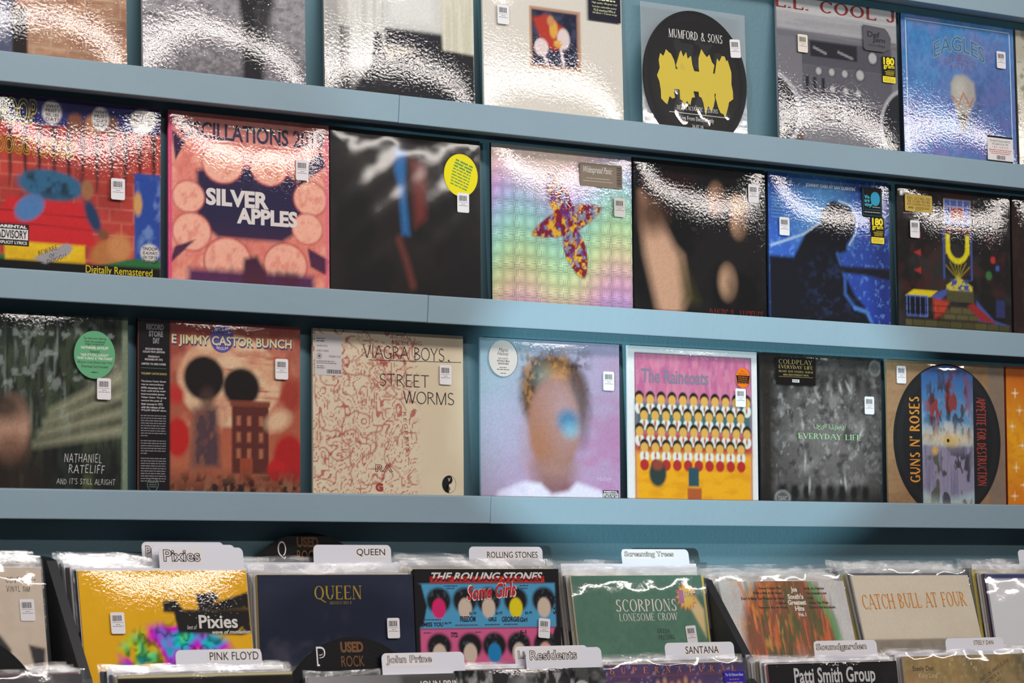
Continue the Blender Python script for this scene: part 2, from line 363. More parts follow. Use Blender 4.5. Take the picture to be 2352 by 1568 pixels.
# ------------------------------------------------------------------ a record in its sleeve
PS_W, PS_H = .0255, .0335
ps_me = prism_me('price_sticker', rrect(-PS_W/2, -PS_H/2, PS_W/2, PS_H/2, .003), 0, .00012)
ps_bar = mesh('barcode', [(a, -.00015, b) for a, b in barcode(-.0095, .003, .0075, .0120)[0]], barcode(-.0095, .003, .0075, .0120)[1])
_g = merge([greek(-.0105, .0105, .0008, .0011, 3), greek(-.004, .004, -.0022, .0016, 9), greek(-.0098, .0100, -.0050, .0016, 5)])
ps_fp = mesh('fine_print', [(a, -.00015, b) for a, b in _g[0]], _g[1])
class Rec:
    def __init__(s, name, label, xl, yb, zb, lean, w=.314, h=.311, t=.0045, edge='#b9b2a8', rz=0.0, group=None, sleeve=True, cat='record', back=None):
        s.w, s.h = w, h
        s.root = empty(name, (xl+w/2, yb, zb), lean, rz); tag(s.root, label, cat, group)
        s.bulge = lambda u, v: 0.0
        if sleeve: link('sleeve', box_me('sleeve', -w/2, w/2, 0, t, 0, h, .0006), s.root, flat(edge, .6))
    def art(s, a, mat=None, name='cover_print'):
        me = a.build(name, s.w, s.h, -.0003); o = link(name, me, s.root, mat or M_PRINT, (-s.w/2, 0, 0)); return o
    def X(s, u): return (u-.5)*s.w
    def Z(s, v): return v*s.h
    def text(s, body, u0, v0, u1, v1, h, style='fill', rot=0.0, arc=0.0, name='title_lettering', y=-.0008, skew=0.0, rough=.5, metal=0.0):
        geo = stroke_geo(body) if style == 'serif' else stroke_geo(body, .16, .09, True) if style == 'slab' else \
            stroke_geo(body, .085, .085, False, .16, .06, .12, len(body)) if style == 'pen' else \
            stroke_geo(body, .06, .06, False, .05) if style == 'thin' else text_geo(body, style)
        return ink(name, fit(geo, s.X(u0), s.Z(v0), s.X(u1), s.Z(v1), rot, arc, skew), y, h, s.root, rough, metal)
    def panel(s, pts, h, name='printed_panel', y=-.0006):
        return ink(name, ngon([(s.X(a), s.Z(b)) for a, b in pts]), y, h, s.root)
    def lines(s, rows, h, name='fine_print', y=-.0008):
        gs = []
        for r in rows:
            body, u0, v0, u1, v1 = r[:5]
            if body is None: gs.append(greek(s.X(u0), s.X(u1), s.Z((v0+v1)/2), s.Z(v1-v0), r[5] if len(r) > 5 else 1))
            else: gs.append(fit(text_geo(body, r[5] if len(r) > 5 else 'fill'), s.X(u0), s.Z(v0), s.X(u1), s.Z(v1)))
        return ink(name, merge(gs), y, h, s.root)
    def fy(s, u, v): return -(.0014+s.bulge(u, v))
    def price(s, u, v, rot=0.0, tint='#dedadd'):
        o = link('price_sticker', ps_me if tint == '#dedadd' else ps_me.copy(), s.root)
        if len(o.data.materials) == 0 or tint != '#dedadd':
            o.data.materials.clear(); o.data.materials.append(flat(tint, .45))
        o.location = (s.X(u), s.fy(u, v)-.0003, s.Z(v)); o.rotation_euler = (0, math.radians(-rot), 0)
        link('barcode', ps_bar, o, flat('#3a3536')); link('fine_print', ps_fp, o, flat('#8d8788'))
    def sticker(s, outline, h, u, v, name='promo_sticker', rot=0.0, rough=.4, metal=0.0):
        """outline in metres around its own centre; returns object to hang print on"""
        o = link(name, prism_me(name, outline, 0, .00012), s.root, flat(h, rough, metal))
        o.location = (s.X(u), s.fy(u, v)-.0002, s.Z(v)); o.rotation_euler = (0, math.radians(-rot), 0); return o
    def film(s, seed, A=.003, wav=.0006, wl=.11, crk=.00022, mat=None, name='shrink_wrap', n=88, over=.0, power=2.5, top=0.0, cut=0.0):
        g = np.linspace(0, 1, n+1); U, V = np.meshgrid(g, g)
        V = cut+(1-cut)*V
        sx, sz = 2*U-1, 2*V-1
        f = (1-np.abs(sx)**power)*(1-np.abs(sz)**power); e = (1-np.abs(sx)**12)*(1-np.abs(sz)**12)
        x, z = U*s.w, V*s.h
        edge = np.clip((np.maximum(np.abs(sx), np.abs(sz))-.86)/.14, 0, 1)*e
        corner = np.clip((np.abs(sx)*np.abs(sz)-.62)/.38, 0, 1)*e
        b = A*1.55*f+wav*.5*(1+waves(x, z, seed, wl, 1.0))*f**.5*e+crk*(.5+.5*waves(x, z, seed+50, .013, 1.0, 16))*edge+crk*2.2*(.5+.5*waves(x, z, seed+90, .02, 1.0, 12))*corner
        ax = s.w/2
        X = U*(s.w+2*over)-over-ax; Zz = V*(s.h+top)
        Y = -(.0011+np.maximum(b, 0))
        vv = np.stack([X, Y, Zz], -1).reshape(-1, 3); idx = np.arange((n+1)**2).reshape(n+1, n+1)
        q = np.stack([idx[:-1, :-1], idx[:-1, 1:], idx[1:, 1:], idx[1:, :-1]], -1).reshape(-1, 4)
        me = bpy.data.meshes.new(name); me.vertices.add(len(vv)); me.vertices.foreach_set('co', vv.ravel())
        me.loops.add(q.size); me.loops.foreach_set('vertex_index', q.ravel()); me.polygons.add(len(q))
        me.polygons.foreach_set('loop_start', np.arange(0, q.size, 4)); me.polygons.foreach_set('use_smooth', np.ones(len(q), bool)); me.update(calc_edges=True)
        def bl(u, v):
            i = int(np.clip(u, 0, 1)*n); j = int(np.clip((v-cut)/(1-cut), 0, 1)*n); r = 6
            return float(np.max(b[max(0, j-r):j+r+1, max(0, i-r):i+r+1]))
        s.bulge = bl
        return link(name, me, s.root, mat or M_SHRINK)

# ------------------------------------------------------------------ the wall, the floor and the ledges
WALL_Y = .077
ROWZ = {1: 1.8847, 2: 1.5572, 3: 1.2226, 0: 2.2147}
LEAN = {1: 6.1, 2: 5.2, 3: 5.0}
tag(link('wall_back', box_me('wall_back', -3.2, 3.6, WALL_Y, WALL_Y+.1, 0, 3.2), None, M_WALL), 'blue-grey painted plaster wall behind the record ledges', kind='structure')
tag(link('floor', box_me('floor', -5.5, 5.0, -5.5, WALL_Y+.1, -.05, 0), None, M_FLOOR), 'grey concrete floor of the shop', kind='structure')
SEAM = {0: -.60, 1: -.47, 2: -.39, 3: -.235}
LEDGE = {0: 'topmost blue-grey painted ledge, cut off above the record rows, holding nothing in view',
         1: 'blue-grey painted ledge holding the row with the black round picture disc',
         2: 'blue-grey painted ledge holding the row with the shiny holographic sleeve',
         3: 'lowest blue-grey painted ledge just above the record bins'}
def shelf(i):
    z = ROWZ[i]
    root = empty('record_ledge', (0, WALL_Y, z-.046)); tag(root, LEDGE[i], 'shelf', 'painted record ledges on the wall')
    o = -WALL_Y
    link('shelf_board', box_me('shelf_board', -2.4, 2.6, o+.019, 0, 0, .0055, .0008), root, M_LIP)
    a = link('front_lip', box_me('front_lip', -2.4, SEAM[i]-.0003, o, o+.019, 0, .046, .0016), root, M_LIP)
    b = link('front_lip', box_me('front_lip', SEAM[i]+.0003, 2.6, o-.0006, o+.019, -.0004, .0457, .0016), root, M_LIP)
for i in (0, 1, 2, 3): shelf(i)

# ------------------------------------------------------------------ shared stickers
def gram_sticker(r, u, v, rot=0):
    W_, H_ = .034, .050
    o = r.sticker(rrect(-W_/2, -H_/2, W_/2, H_/2, .002), '#0c0b0a', u, v, 'weight_sticker', rot)
    ink('sticker_band', ngon(rrect(-W_/2, -H_/2, W_/2, -H_/2+.012, .002)), -.0001, '#e8d03c', o)
    ink('sticker_lettering', merge([fit(text_geo('180', 'black'), -.0145, .009, .0145, .0235), fit(text_geo('gram', 'bold'), -.0145, .000, .0145, .0085)]), -.0002, '#f0d92e', o)
    ink('fine_print', merge([greek(-.004, .0145, -.0015, .0014, 1), greek(-.011, .0145, -.0040, .0014, 2), greek(-.009, .0140, -.0060, .0014, 3), greek(-.009, .012, -.0080, .0014, 4), greek(-.009, .0135, -.0100, .0014, 6)]), -.0002, '#c9b637', o)
    ink('fine_print', merge([greek(-.0135, .006, -.0158, .0013, 7), greek(-.0135, .0145, -.0188, .0013, 8), greek(-.0135, .012, -.0216, .0013, 9)]), -.0002, '#8b7f2a', o)
def advisory(r, u0, v0, u1, v1, explicit=True):
    """parental advisory notice printed on the cover"""
    r.panel([(u0, v0), (u1, v0), (u1, v1), (u0, v1)], '#0a0a0a', 'advisory_box')
    a = v0+(v1-v0)*.28; b = v0+(v1-v0)*.76; e = (u1-u0)*.03
    r.panel([(u0+e, a), (u1-e, a), (u1-e, b), (u0+e, b)], '#e0dcda', 'advisory_box', -.0007)
    r.text('PARENTAL', u0+2*e, b+(v1-b)*.22, u1-2*e, v1-(v1-b)*.2, '#e8e4e2', 'black', name='advisory_lettering')
    r.text('ADVISORY', u0+2*e, a+(b-a)*.1, u1-2*e, b-(b-a)*.1, '#0a0a0a', 'bold', name='advisory_lettering', y=-.0009)
    r.text('EXPLICIT LYRICS', u0+2*e, v0+(a-v0)*.25, u1-2*e, a-(a-v0)*.25, '#e8e4e2', 'bold', name='advisory_lettering')

# ------------------------------------------------------------------ records on the ledges
def wall_rec(row, xl, label, **k):
    grp = {1: 'records on the upper ledge', 2: 'records on the middle ledge', 3: 'records on the lower ledge'}[row]
    return Rec('record_sleeve', label, xl-2, .033, ROWZ[row]-.0400, LEAN[row], group=grp, **k)

# --- upper ledge
r = wall_rec(1, .708, 'record with tan brick photograph cover beside the grey road one, upper ledge', edge='#6f5a4c')
a = Art('#b08468').bricks(.36, 0, 1, 1, 11, .2, '#cdb59e', .7, .008).noise(9, 9, 4, '#8a5c4a', .6).noise(5, 30, 8, '#d0b090', .35)
a.rect(0, 0, .36, 1, '#6d7186').noise(24, 8, 6, '#4b506a', .8, box=(0, 0, .36, 1, .01)).rect(.345, 0, .43, 1, '#241a1a').rect(.37, .37, .44, .62, '#b98a70', s=.02).grain(.06)
r.art(a); r.film(1, .0034, .0009, .2)
r = wall_rec(1, 1.0515, 'record with grainy grey road photograph and one dark upright shape', edge='#c9c6c4')
a = Art('#8b888d').grad((0, .1), '#6c686d', (0, .62), '#a19ea3').noise(20, 40, 3, '#5b585d', .55).noise(40, 90, 5, '#b9b6ba', .35)
a.rect(0, .68, 1, 1, '#cfccd0', 1, .06).poly([(0, .41), (.32, .38), (0, .43)], '#3a383c', .9, .01)
a.poly([(.60, .0), (.72, .0), (.76, .42), (.82, .62), (.74, .9), (.62, .9), (.58, .55), (.61, .40)], '#252427', 1, .02).noise(14, 14, 9, '#4a484c', .5, box=(.6, .3, .8, .8, .03)).grain(.14)
r.art(a); r.film(2, .0034, .0016, .22)
r = wall_rec(1, 1.4035, 'record with pale curtain and window photograph above a large black area', edge='#807c78')
a = Art('#bdb8b0').grad((0, 0), '#7d7a78', (0, .6), '#d4cfc8').rect(0, 0, .1, 1, '#9b9895', .8, .02).rect(.1, .1, .165, .48, '#47434a', 1, .008).rect(.165, .3, .35, 1, '#dbd6cf', .8, .04).noise(30, 2, 4, '#a9a49d', .4)
a.rect(.39, .5, .77, 1, '#d0ccc8').rect(.44, .55, .72, 1, '#dedad6', .8, .02).rect(.40, .40, .82, .5, '#28262c', 1, .012).rect(.40, .33, .8, .4, '#8d8273', 1, .02).poly([(.75, 1), (.79, .38), (1, .36), (1, 1)], '#d6d0bf', 1, .01).noise(40, 2, 6, '#bdb59c', .5, box=(.78, .4, 1, 1, .01))
a.poly([(.12, 0), (1, 0), (1, .405), (.62, .42), (.56, .37), (.42, .34), (.385, .38), (.375, .47), (.33, .47), (.32, .38), (.30, .28), (.2, .16)], '#262528', 1, .008).rect(0, 0, .35, .2, '#2a292b', .85, .08).grain(.05)
r.art(a); r.film(3, .0034, .0014, .24)
r = wall_rec(1, 1.738, 'plain off-white record sleeve with one small square picture and navy sticker', edge='#d5cdc2')
a = Art('#d6cec3').grain(.02)
a.rect(.328, .383, .695, .727, '#b48a70').rect(.345, .40, .67, .71, '#20233a').noise(20, 20, 4, '#4a4e66', .6, box=(.345, .4, .67, .71, .01))
a.poly([(.35, .66), (.45, .69), (.58, .62), (.60, .52), (.50, .49), (.42, .52)], '#b23a2c', 1, .01).ell(.50, .61, .03, .05, '#d8a545').ell(.41, .50, .05, .05, '#dcc9c8').ell(.57, .56, .045, .06, '#dcc9c8').line([(.42, .47), (.45, .41)], .018, '#dcc9c8').line([(.55, .5), (.57, .41)], .018, '#dcc9c8').ell(.53, .53, .03, .02, '#d8a545').ell(.48, .655, .025, .03, '#c98a5a')
r.art(a); r.film(4, .0034, .0012, .22)
o = r.sticker(rrect(-.037, -.048, .037, .048, .0004), '#0b0d22', .862, .845)
ink('sticker_lettering', merge([fit(text_geo(b), x0, z0, x1, z0+.0042) for b, x0, x1, z0 in (('High quality 180-gram vinyl', -.029, .029, -.019), ('Includes collectible poster', -.028, .028, -.026), ('PLUS download MP3s of', -.025, .025, -.0315), ('full album + 3 bonus songs', -.028, .028, -.037))] + [greek(-.025, .025, -.0105, .004, 4)]), -.0002, '#d9d8a8', o)
r.price(.13, .652)
# ten-inch picture disc in a clear pocket
r = Rec('picture_disc', 'round black ten-inch picture disc with yellow shapes in clear pocket', 2.0975-2, .033, ROWZ[1]-.040, 6.1, w=.2535, h=.262, sleeve=False, group='records on the upper ledge')
def disc(r, cu, cv, rad, name='disc', h='#101012', y0=-.0016, hole=True, rough=.28):
    cx, cz = r.X(cu), r.Z(cv); o = link(name, prism_me(name, circ(cx, cz, rad, 96), y0, y0+.0016), r.root, flat(h, rough))
    gs = []
    for k in range(8):
        ra = rad*(.94-.012*k); gs.append((np.array(circ(cx, cz, ra, 72)+circ(cx, cz, ra-.0004, 72)), [(i, (i+1) % 72, 72+(i+1) % 72, 72+i) for i in range(72)]))
    ink('groove', merge(gs), y0-.0001, '#232326', o); return o
disc(r, .5, .50, .1255, y0=-.0018)
link('back_film', box_me('back_film', -.1267, .1267, .0004, .0008, 0, .262), r.root, film_mat('back_film', .1, .07, .12, 40, .2))
for k, (uc, hh) in enumerate(((.235, .30), (.40, .34), (.60, .35), (.77, .34))):
    rr = random.Random(k); pts = []
    for q in range(22):
        t = q/22*2*math.pi; pts.append((uc+.085*math.cos(t)*(.75+.5*rr.random()), .50+hh*.62*math.sin(t)*(.72+.4*rr.random())))
    r.panel(pts, '#c9b042', 'printed_shape', -.0021)
r.panel([(.2, .42), (.8, .42), (.82, .56), (.18, .56)], '#c9b042', 'printed_shape', -.0022)
r.text('MUMFORD & SONS', .25, .775, .765, .835, '#d9d6d2', 'serif', y=-.0023)
r.text('DELTA ACOUSTIC SESSIONS', .315, .283, .705, .312, '#d0cdca', 'serif', y=-.0023)
ink('rule_line', bar(r.X(.24), r.Z(.258), r.X(.77), r.Z(.262)), -.0023, '#d0cdca', r.root)
r.text('Live From Electric Lady', .345, .205, .665, .243, '#d0cdca', y=-.0023); r.text('26.07.18', .455, .165, .56, .188, '#d0cdca', y=-.0023)
r.film(5, .0003, .0007, .035, .0006, M_PVC, 'clear_pocket')
r.price(.89, .755, 4)
# grey panel cover
r = wall_rec(1, 2.430, 'record with grey banded cover, red capitals along the top and yellow weight sticker', edge='#8f8c90')
a = Art('#77757b').rect(0, .9, 1, 1, '#b9b7b8').rect(0, .80, 1, .9, '#a5a3a6').rect(0, .755, 1, .80, '#6f6d73').noise(3, 60, 3, '#8f8d92', .5, box=(0, .78, 1, .95, .01)).rect(.2, .60, .95, .755, '#56545c').rect(.27, .655, .66, .75, '#2a2930').line([(.3, .71), (.4, .68)], .012, '#9a989c').line([(.5, .70), (.62, .67)], .012, '#9a989c')
a.rect(.2, .40, .95, .6, '#5f5d65').rect(.22, .24, .56, .385, '#8d8b90').rect(.25, .27, .53, .37, '#3a383e').rect(.56, .24, .93, .385, '#4d4b52').rect(0, 0, 1, .2, '#6a5a54').rect(.2, .12, .93, .24, '#807e83')
a.ell(-.06, .30, .24, .24, '#2c2b30').ring(-.06, .30, .23, .03, '#a9a7aa').ell(1.09, .28, .25, .25, '#2c2b30').ring(1.09, .28, .24, .025, '#a9a7aa')
for u_, v_, r_ in ((.335, .57, .03), (.443, .572, .03), (.552, .572, .03), (.68, .575, .042), (.446, .47, .029), (.555, .467, .029), (.66, .462, .029), (.79, .69, .045)): a.ell(u_, v_, r_, r_*.95, '#2f2e33').ell(u_, v_, r_*.78, r_*.74, '#b3b1b2')
for u_ in (.24, .30, .37): a.rect(u_-.013, .43, u_+.013, .53, '#25242a')
a.grain(.05); r.art(a)
r.text('L.L. COOL J', -.01, .925, .99, 1.0, '#8c2b22', 'slab'); r.film(6, .0026, .0010, .17)
o = r.sticker([(-.035, -.02), (-.03, -.024), (.018, -.024), (.035, -.016), (.038, .004), (.03, .016), (.022, .022), (-.03, .024), (-.036, .024)], '#55535a', .815, .81, 'label_sticker')
ink('sticker_lettering', merge([fit(text_geo('Def', 'bold'), -.025, .002, .008, .013), fit(text_geo('Jam', 'bold'), -.012, -.009, .022, .003), fit(text_geo('recordings', 'italic'), -.024, -.017, .022, -.010)]), -.0002, '#2b2a2e', o)
gram_sticker(r, .914, .63); r.price(.195, .72, 0, '#ddd0c2')
# blue cover with pale centre shape
r = wall_rec(1, 2.757, 'bright blue record with thin white frame line and pale pointed shape', edge='#23252e')
a = Art('#4a86bd').grad((0, 1), '#3b83bb', (.3, 0), '#7878b2').noise(7, 7, 3, '#8a84b8', .5, .45, .7).noise(14, 14, 6, '#4f9ad0', .35).poly([(.62, .72), (.98, .75), (.98, .2), (.6, .2)], '#53619a', .6, .15).noise(12, 12, 9, '#4a5270', .6, .5, .7, (.55, .3, .9, .6, .1)).noise(40, 40, 12, '#2f5f9a', .35)
a.poly([(.42, .60), (.46, .655), (.55, .665), (.63, .62), (.64, .52), (.59, .44), (.55, .34), (.52, .29), (.49, .36), (.45, .46), (.42, .53)], '#a9a49c', 1, .012).ell(.50, .57, .05, .06, '#c4bfb6', .8, .03).poly([(.47, .41), (.57, .42), (.525, .29)], '#46423f', 1, .01).line([(.43, .52), (.49, .475), (.53, .55), (.585, .47), (.62, .52)], .012, '#b0603a', .8)
a.grain(.06); r.art(a)
for q in (((.035, .02), (.965, .02), (.965, .026), (.035, .026)), ((.035, .965), (.965, .965), (.965, .972), (.035, .972)), ((.035, .02), (.042, .02), (.042, .97), (.035, .97)), ((.958, .02), (.965, .02), (.965, .97), (.958, .97))): r.panel(list(q), '#c5d6e6', 'frame_line')
r.text('EAGLES', .275, .80, .735, .905, '#b8d0dc', 'outline', arc=.13); r.text('EAGLES', .275, .80, .735, .905, '#3d6f94', 'fill', arc=.13, y=-.0007)
r.text('THEIR GREATEST', .37, .745, .65, .79, '#a05a5c', 'thin', arc=.15); r.text('HITS', .43, .70, .59, .735, '#a05a5c', 'thin', arc=.12)
r.film(7, .0030, .0009, .2)
o = r.sticker(rrect(-.036, -.026, .036, .026, .0004), '#0c0b0c', .83, .215)
ink('sticker_field', bar(-.036, -.0215, .036, .0225), -.0001, '#d8d2d0', o)
ink('sticker_lettering', merge([fit(text_geo('THE GREATEST SELLING GREATEST'), -.030, .0145, .030, .0185), fit(text_geo('HITS ALBUM OF ALL TIME'), -.023, .0085, .023, .0125)]), -.0002, '#3a3536', o)
ink('sticker_lettering', merge([fit(text_geo('1 8 0 - G R A M'), -.022, .0025, .022, .0065), greek(-.032, .032, -.001, .0022, 2), greek(-.031, .031, -.0045, .0022, 3), greek(-.026, .027, -.008, .0022, 4)]), -.0002, '#b8504a', o)
ink('barcode', barcode(-.011, -.0195, .013, -.0115), -.0002, '#3a3536', o)
r.price(.866, .787)
r = wall_rec(1, 3.0775, 'pale cracked-stone pattern record at the ledge end beside the bright blue one', edge='#4a4743')
a = Art('#c9c3b2').noise(6, 6, 3, '#a9a291', .7).noise(12, 12, 8, '#7d776a', .7, .58, .62); r.art(a); r.film(8, .003, .001, .2)

# --- middle ledge
r = wall_rec(2, .789, 'colourful record with red brickwork, navy top band and yellow box', edge='#7a2f2a')
a = Art('#b23f35').bricks(0, 0, 1, .86, 13, .14, '#d98876', .55, .006).noise(8, 8, 4, '#8a2a26', .45)
for k in range(12):
    u_ = .03+.083*k; a.poly([(u_, .86), (u_+.03, .86), (u_+.025, .66-.05*(k % 3)), (u_+.012, .60-.06*(k % 2))], '#1a1416', .9, .008)
a.rect(0, .86, 1, 1, '#1e2058').noise(8, 4, 5, '#2b2f78', .6, box=(0, .86, 1, 1, .01))
for u_, c_1 in ((.50, '#7a4a34'), (.60, '#a5714a'), (.71, '#6e4a38')): a.ell(u_, .88, .045, .055, c_1, 1, .01)
a.poly([(.0, .26), (.62, .265), (.56, .48), (.12, .49), (.06, .40)], '#c6252a').line([(.04, .36), (.6, .35)], .006, '#8e1a1e').line([(.07, .42), (.58, .41)], .006, '#8e1a1e')
a.rect(.10, .0, .556, .268, '#e2bb1c').noise(5, 40, 5, '#c99a12', .5, box=(.1, 0, .556, .268, .01))
a.ell(.36, .56, .19, .075, '#2f6285', 1, .01, -4).noise(16, 16, 7, '#15222e', .8, .45, .65, (.2, .5, .54, .62, .03)).ell(.24, .44, .09, .06, '#4d79ad', 1, .01, 30).ell(.60, .42, .035, .09, '#1f3a5c', 1, .01, 25).ell(.57, .55, .035, .05, '#9a6844').ell(.70, .24, .12, .07, '#b3713f', 1, .012, 20).ell(.76, .27, .07, .07, '#c98a55', .8, .02).ell(.665, .33, .03, .025, '#7d4c32')
a.rect(.845, .2, 1, .655, '#27489a').noise(14, 14, 5, '#7f9ccc', .6, .55, .7, (.87, .25, 1, .63, .02)).ell(.865, .50, .025, .06, '#c99a5a').poly([(.62, 0), (1, 0), (1, .22), (.84, .22), (.62, .17)], '#2c6a3a').rect(0, 0, .1, .2, '#2c6a3a').rect(0, .0, 1, .178, '#0b0a0a', 1, .004)
a.ell(.32+.045, .925, .055, .06, '#cfcac8').ell(.645, .915, .05, .06, '#cfcac8').ell(.895, .925, .075, .06, '#cfcac8').ell(.935, .255, .055, .045, '#cfcac8')
a.poly([(.26, .19), (.45, .275), (.49, .255), (.46, .215), (.33, .165)], '#9b979b').grain(.07); r.art(a)
r.text('SNOOP', .0, .85, .28, .985, '#d8c81c', 'outline'); r.text('DOGGY DOGG', .05, .70, .49, .79, '#d8c81c', 'outline')
for ls, u0, u1, vt in ((('WHY', 'MUST I', 'FEEL LIKE', 'DAT?'), .33, .405, .97), (('WHY', 'MUST', 'I CHASE', 'DA CAT?'), .61, .685, .965), (('NUTTIN', 'BUT DA', 'DOGG IN ME'), .84, .95, .965), (('SNOOP', 'IS ALWAYS', 'ON TOP OF', 'THINGS!'), .895, .98, .29)):
    r.lines([(b, u0, vt-.022*(k+1), u1, vt-.022*(k+1)+.016) for k, b in enumerate(ls)], '#2a2628', 'bubble_lettering')
r.text('BEWARE', .285, .222, .40, .247, '#3a3638', 'pen', rot=20); r.text('OF', .35, .200, .385, .218, '#3a3638', 'pen', rot=20); r.text('DOGG!!', .335, .182, .45, .205, '#3a3638', 'pen', rot=20)
advisory(r, .045, .245, .236, .352); r.text('Digitally Remastered', .56, .122, .95, .172, '#e3c918', 'fill')
r.film(9, .0032, .0008, .16); r.price(.735, .565)
r = wall_rec(2, 1.118, 'pink and peach record with dark purple centre holding chunky white lettering', edge='#d0457c')
a = Art('#e0887a').noise(9, 9, 3, '#f0b49c', .7).noise(40, 40, 8, '#c9584e', .35).rect(0, .86, 1, 1, '#c8807a', .9, .04)
a.poly([(.17, .44), (.17, .70), (.30, .74), (.70, .74), (.84, .66), (.84, .44), (.70, .36), (.30, .36)], '#2c2546', 1, .015)
for u_, v_, q in ((.33, .75, .13), (.62, .75, .12), (.12, .56, .10), (.14, .38, .12), (.88, .60, .11), (.86, .44, .10), (.36, .24, .15), (.72, .24, .14)):
    a.ell(u_, v_, q, q*.85, '#b03a44', 1, .006).ell(u_, v_, q*.94, q*.79, '#efb29c', 1, .006).noise(30, 30, int(u_*50), '#d9806e', .6, .5, .7, (u_-q*.7, v_-q*.6, u_+q*.7, v_+q*.6, .02))
a.poly([(0, .2), (.16, .34), (.04, .3)], '#3a2346').poly([(.8, .66), (.98, .78), (.95, .86), (.82, .76)], '#3a2346').poly([(.86, .34), (1, .28), (.98, .2), (.88, .24)], '#3a2346').poly([(.04, .74), (.10, .84), (.02, .9)], '#3a2346')
a.rect(.12, 0, .9, .19, '#33235a', 1, .02).noise(12, 6, 5, '#1c1838', .8, box=(.12, 0, .9, .22, .02)).poly([(.44, .1), (.46, .26), (.54, .28), (.60, .2), (.62, .1)], '#1f1a3a', 1, .015)
a.rect(0, 0, .02, 1, '#d8467e').rect(.975, 0, 1, 1, '#e06a88', .7).rect(0, 0, 1, .3, '#c9502f', .12, .15).grain(.07); r.art(a)
r.text('OSCILLATIONS 2019', .07, .865, .965, .955, '#33304a', 'bold', skew=-.0); r.text('SILVER', .225, .525, .615, .615, '#ddd5d2', 'black'); r.text('APPLES', .415, .440, .795, .525, '#ddd5d2', 'black')
r.film(10, .0034, .0009, .17); r.price(.815, .747)
r = wall_rec(2, 1.434, 'black record in loose crinkled bag with round yellow sticker', edge='#151314', w=.316)
a = Art('#120f0e').noise(6, 4, 3, '#1f1a17', .7).poly([(.43, .92), (.50, .9), (.49, .72), (.52, .45), (.47, .45), (.45, .70), (.42, .8)], '#2a6fae', .75, .02).poly([(.53, .86), (.63, .84), (.63, .55), (.56, .5)], '#7a2f2a', .7, .03).line([(.45, .42), (.5, .3), (.54, .18)], .04, '#6b332c', .8, .02).grain(.1); r.art(a)
r.film(13, .0010, .0024, .085, .0006, film_mat('loose_bag_film', .10, .05, .006, 30, .15), 'loose_bag')
o = r.sticker(circ(0, 0, .0365, 56), '#dfd00e', .862, .80, 'promo_sticker', -17)
ink('fine_print', merge([greek(-.02+abs(k-4)*.0005, .02, .022-.0053*k, .0032 if k > 2 else .0048, k+1) for k in range(9)]), -.0002, '#5f8f4e', o)
r.price(.876, .65)
# holographic sleeve
r = wall_rec(2, 1.775, 'silver holographic record with rainbow weave and a multicoloured leafy shape', edge='#1c1b20', w=.3185)
a = Art('#b9b6b0', n=150)
U, V = a.U, a.V
hue = (1.0-V*1.1+.25*U+.1*np.sin(U*9)) % 1.0
rb = np.stack([.5+.5*np.cos(6.283*(hue-.95)), .5+.5*np.cos(6.283*(hue-.62)), .5+.5*np.cos(6.283*(hue-.30))], -1)
fx, fz = (U*26) % 1, (V*26) % 1; chk = ((np.floor(U*26)+np.floor(V*26)) % 2)[..., None]
str_ = np.where(chk > .5, np.abs(np.sin(fx*math.pi*3))[..., None], np.abs(np.sin(fz*math.pi*3))[..., None])
a.C = .32+.36*rb*(.35+.9*str_)+.10*(str_-.4)
a.C = a.C*(.75+.35*np.abs(np.sin(U*math.pi*13)*np.sin(V*math.pi*13)))[..., None]
a.put(sstep(.78-V+.16*np.abs(U-.35)*2, .12), '#d3c7b4', .75)  # soft pale highlight at the top, painted into the foil colour
lf = np.zeros(U.shape)
def lobe(cu, cv, ru, rv, rot):
    c, q = math.cos(math.radians(rot)), math.sin(math.radians(rot)); x, y = U-cu, V-cv; X_, Y_ = (c*x+q*y)/ru, (-q*x+c*y)/rv
    return sstep((np.abs(X_)**1.6+np.abs(Y_)**1.6-1)*.06, .006)
for args in ((.53, .60, .26, .075, 20), (.48, .71, .17, .075, 122), (.585, .44, .17, .08, 112)): lf = np.maximum(lf, lobe(*args))
a.put(lf, '#7d2230'); n1 = a.nz(34, 34, 5); a.put(lf*(n1 > .52), '#c9762a'); a.put(lf*(n1 > .60), '#d9b13c'); a.put(lf*(a.nz(40, 40, 9) > .58), '#7f8fa8', .9); a.put(lf*(a.nz(28, 28, 3) > .62), '#6a2f7a', .8)
r.art(a, M_FOIL)
r.film(12, .0026, .0008, .2, .0002)
o = r.sticker(rrect(-.049, -.0205, .049, .0205, .002), '#7f7062', .768, .872, 'name_sticker')
ink('sticker_lettering', fit(text_geo('Widespread Panic', 'italic'), -.041, .000, .025, .015), -.0002, '#d3ccc4', o)
ink('fine_print', merge([greek(-.035, .02, -.006, .002, 4), greek(-.042, .026, -.011, .002, 6)]), -.0002, '#b5aa9c', o)
ink('barcode', (lambda g: (g[0][:, ::-1]*np.array([1, 1]), g[1]))(barcode(-.017, .036, .017, .047)), -.0002, '#45403c', o)
r.price(.90, .70, 0, '#c9c3be')
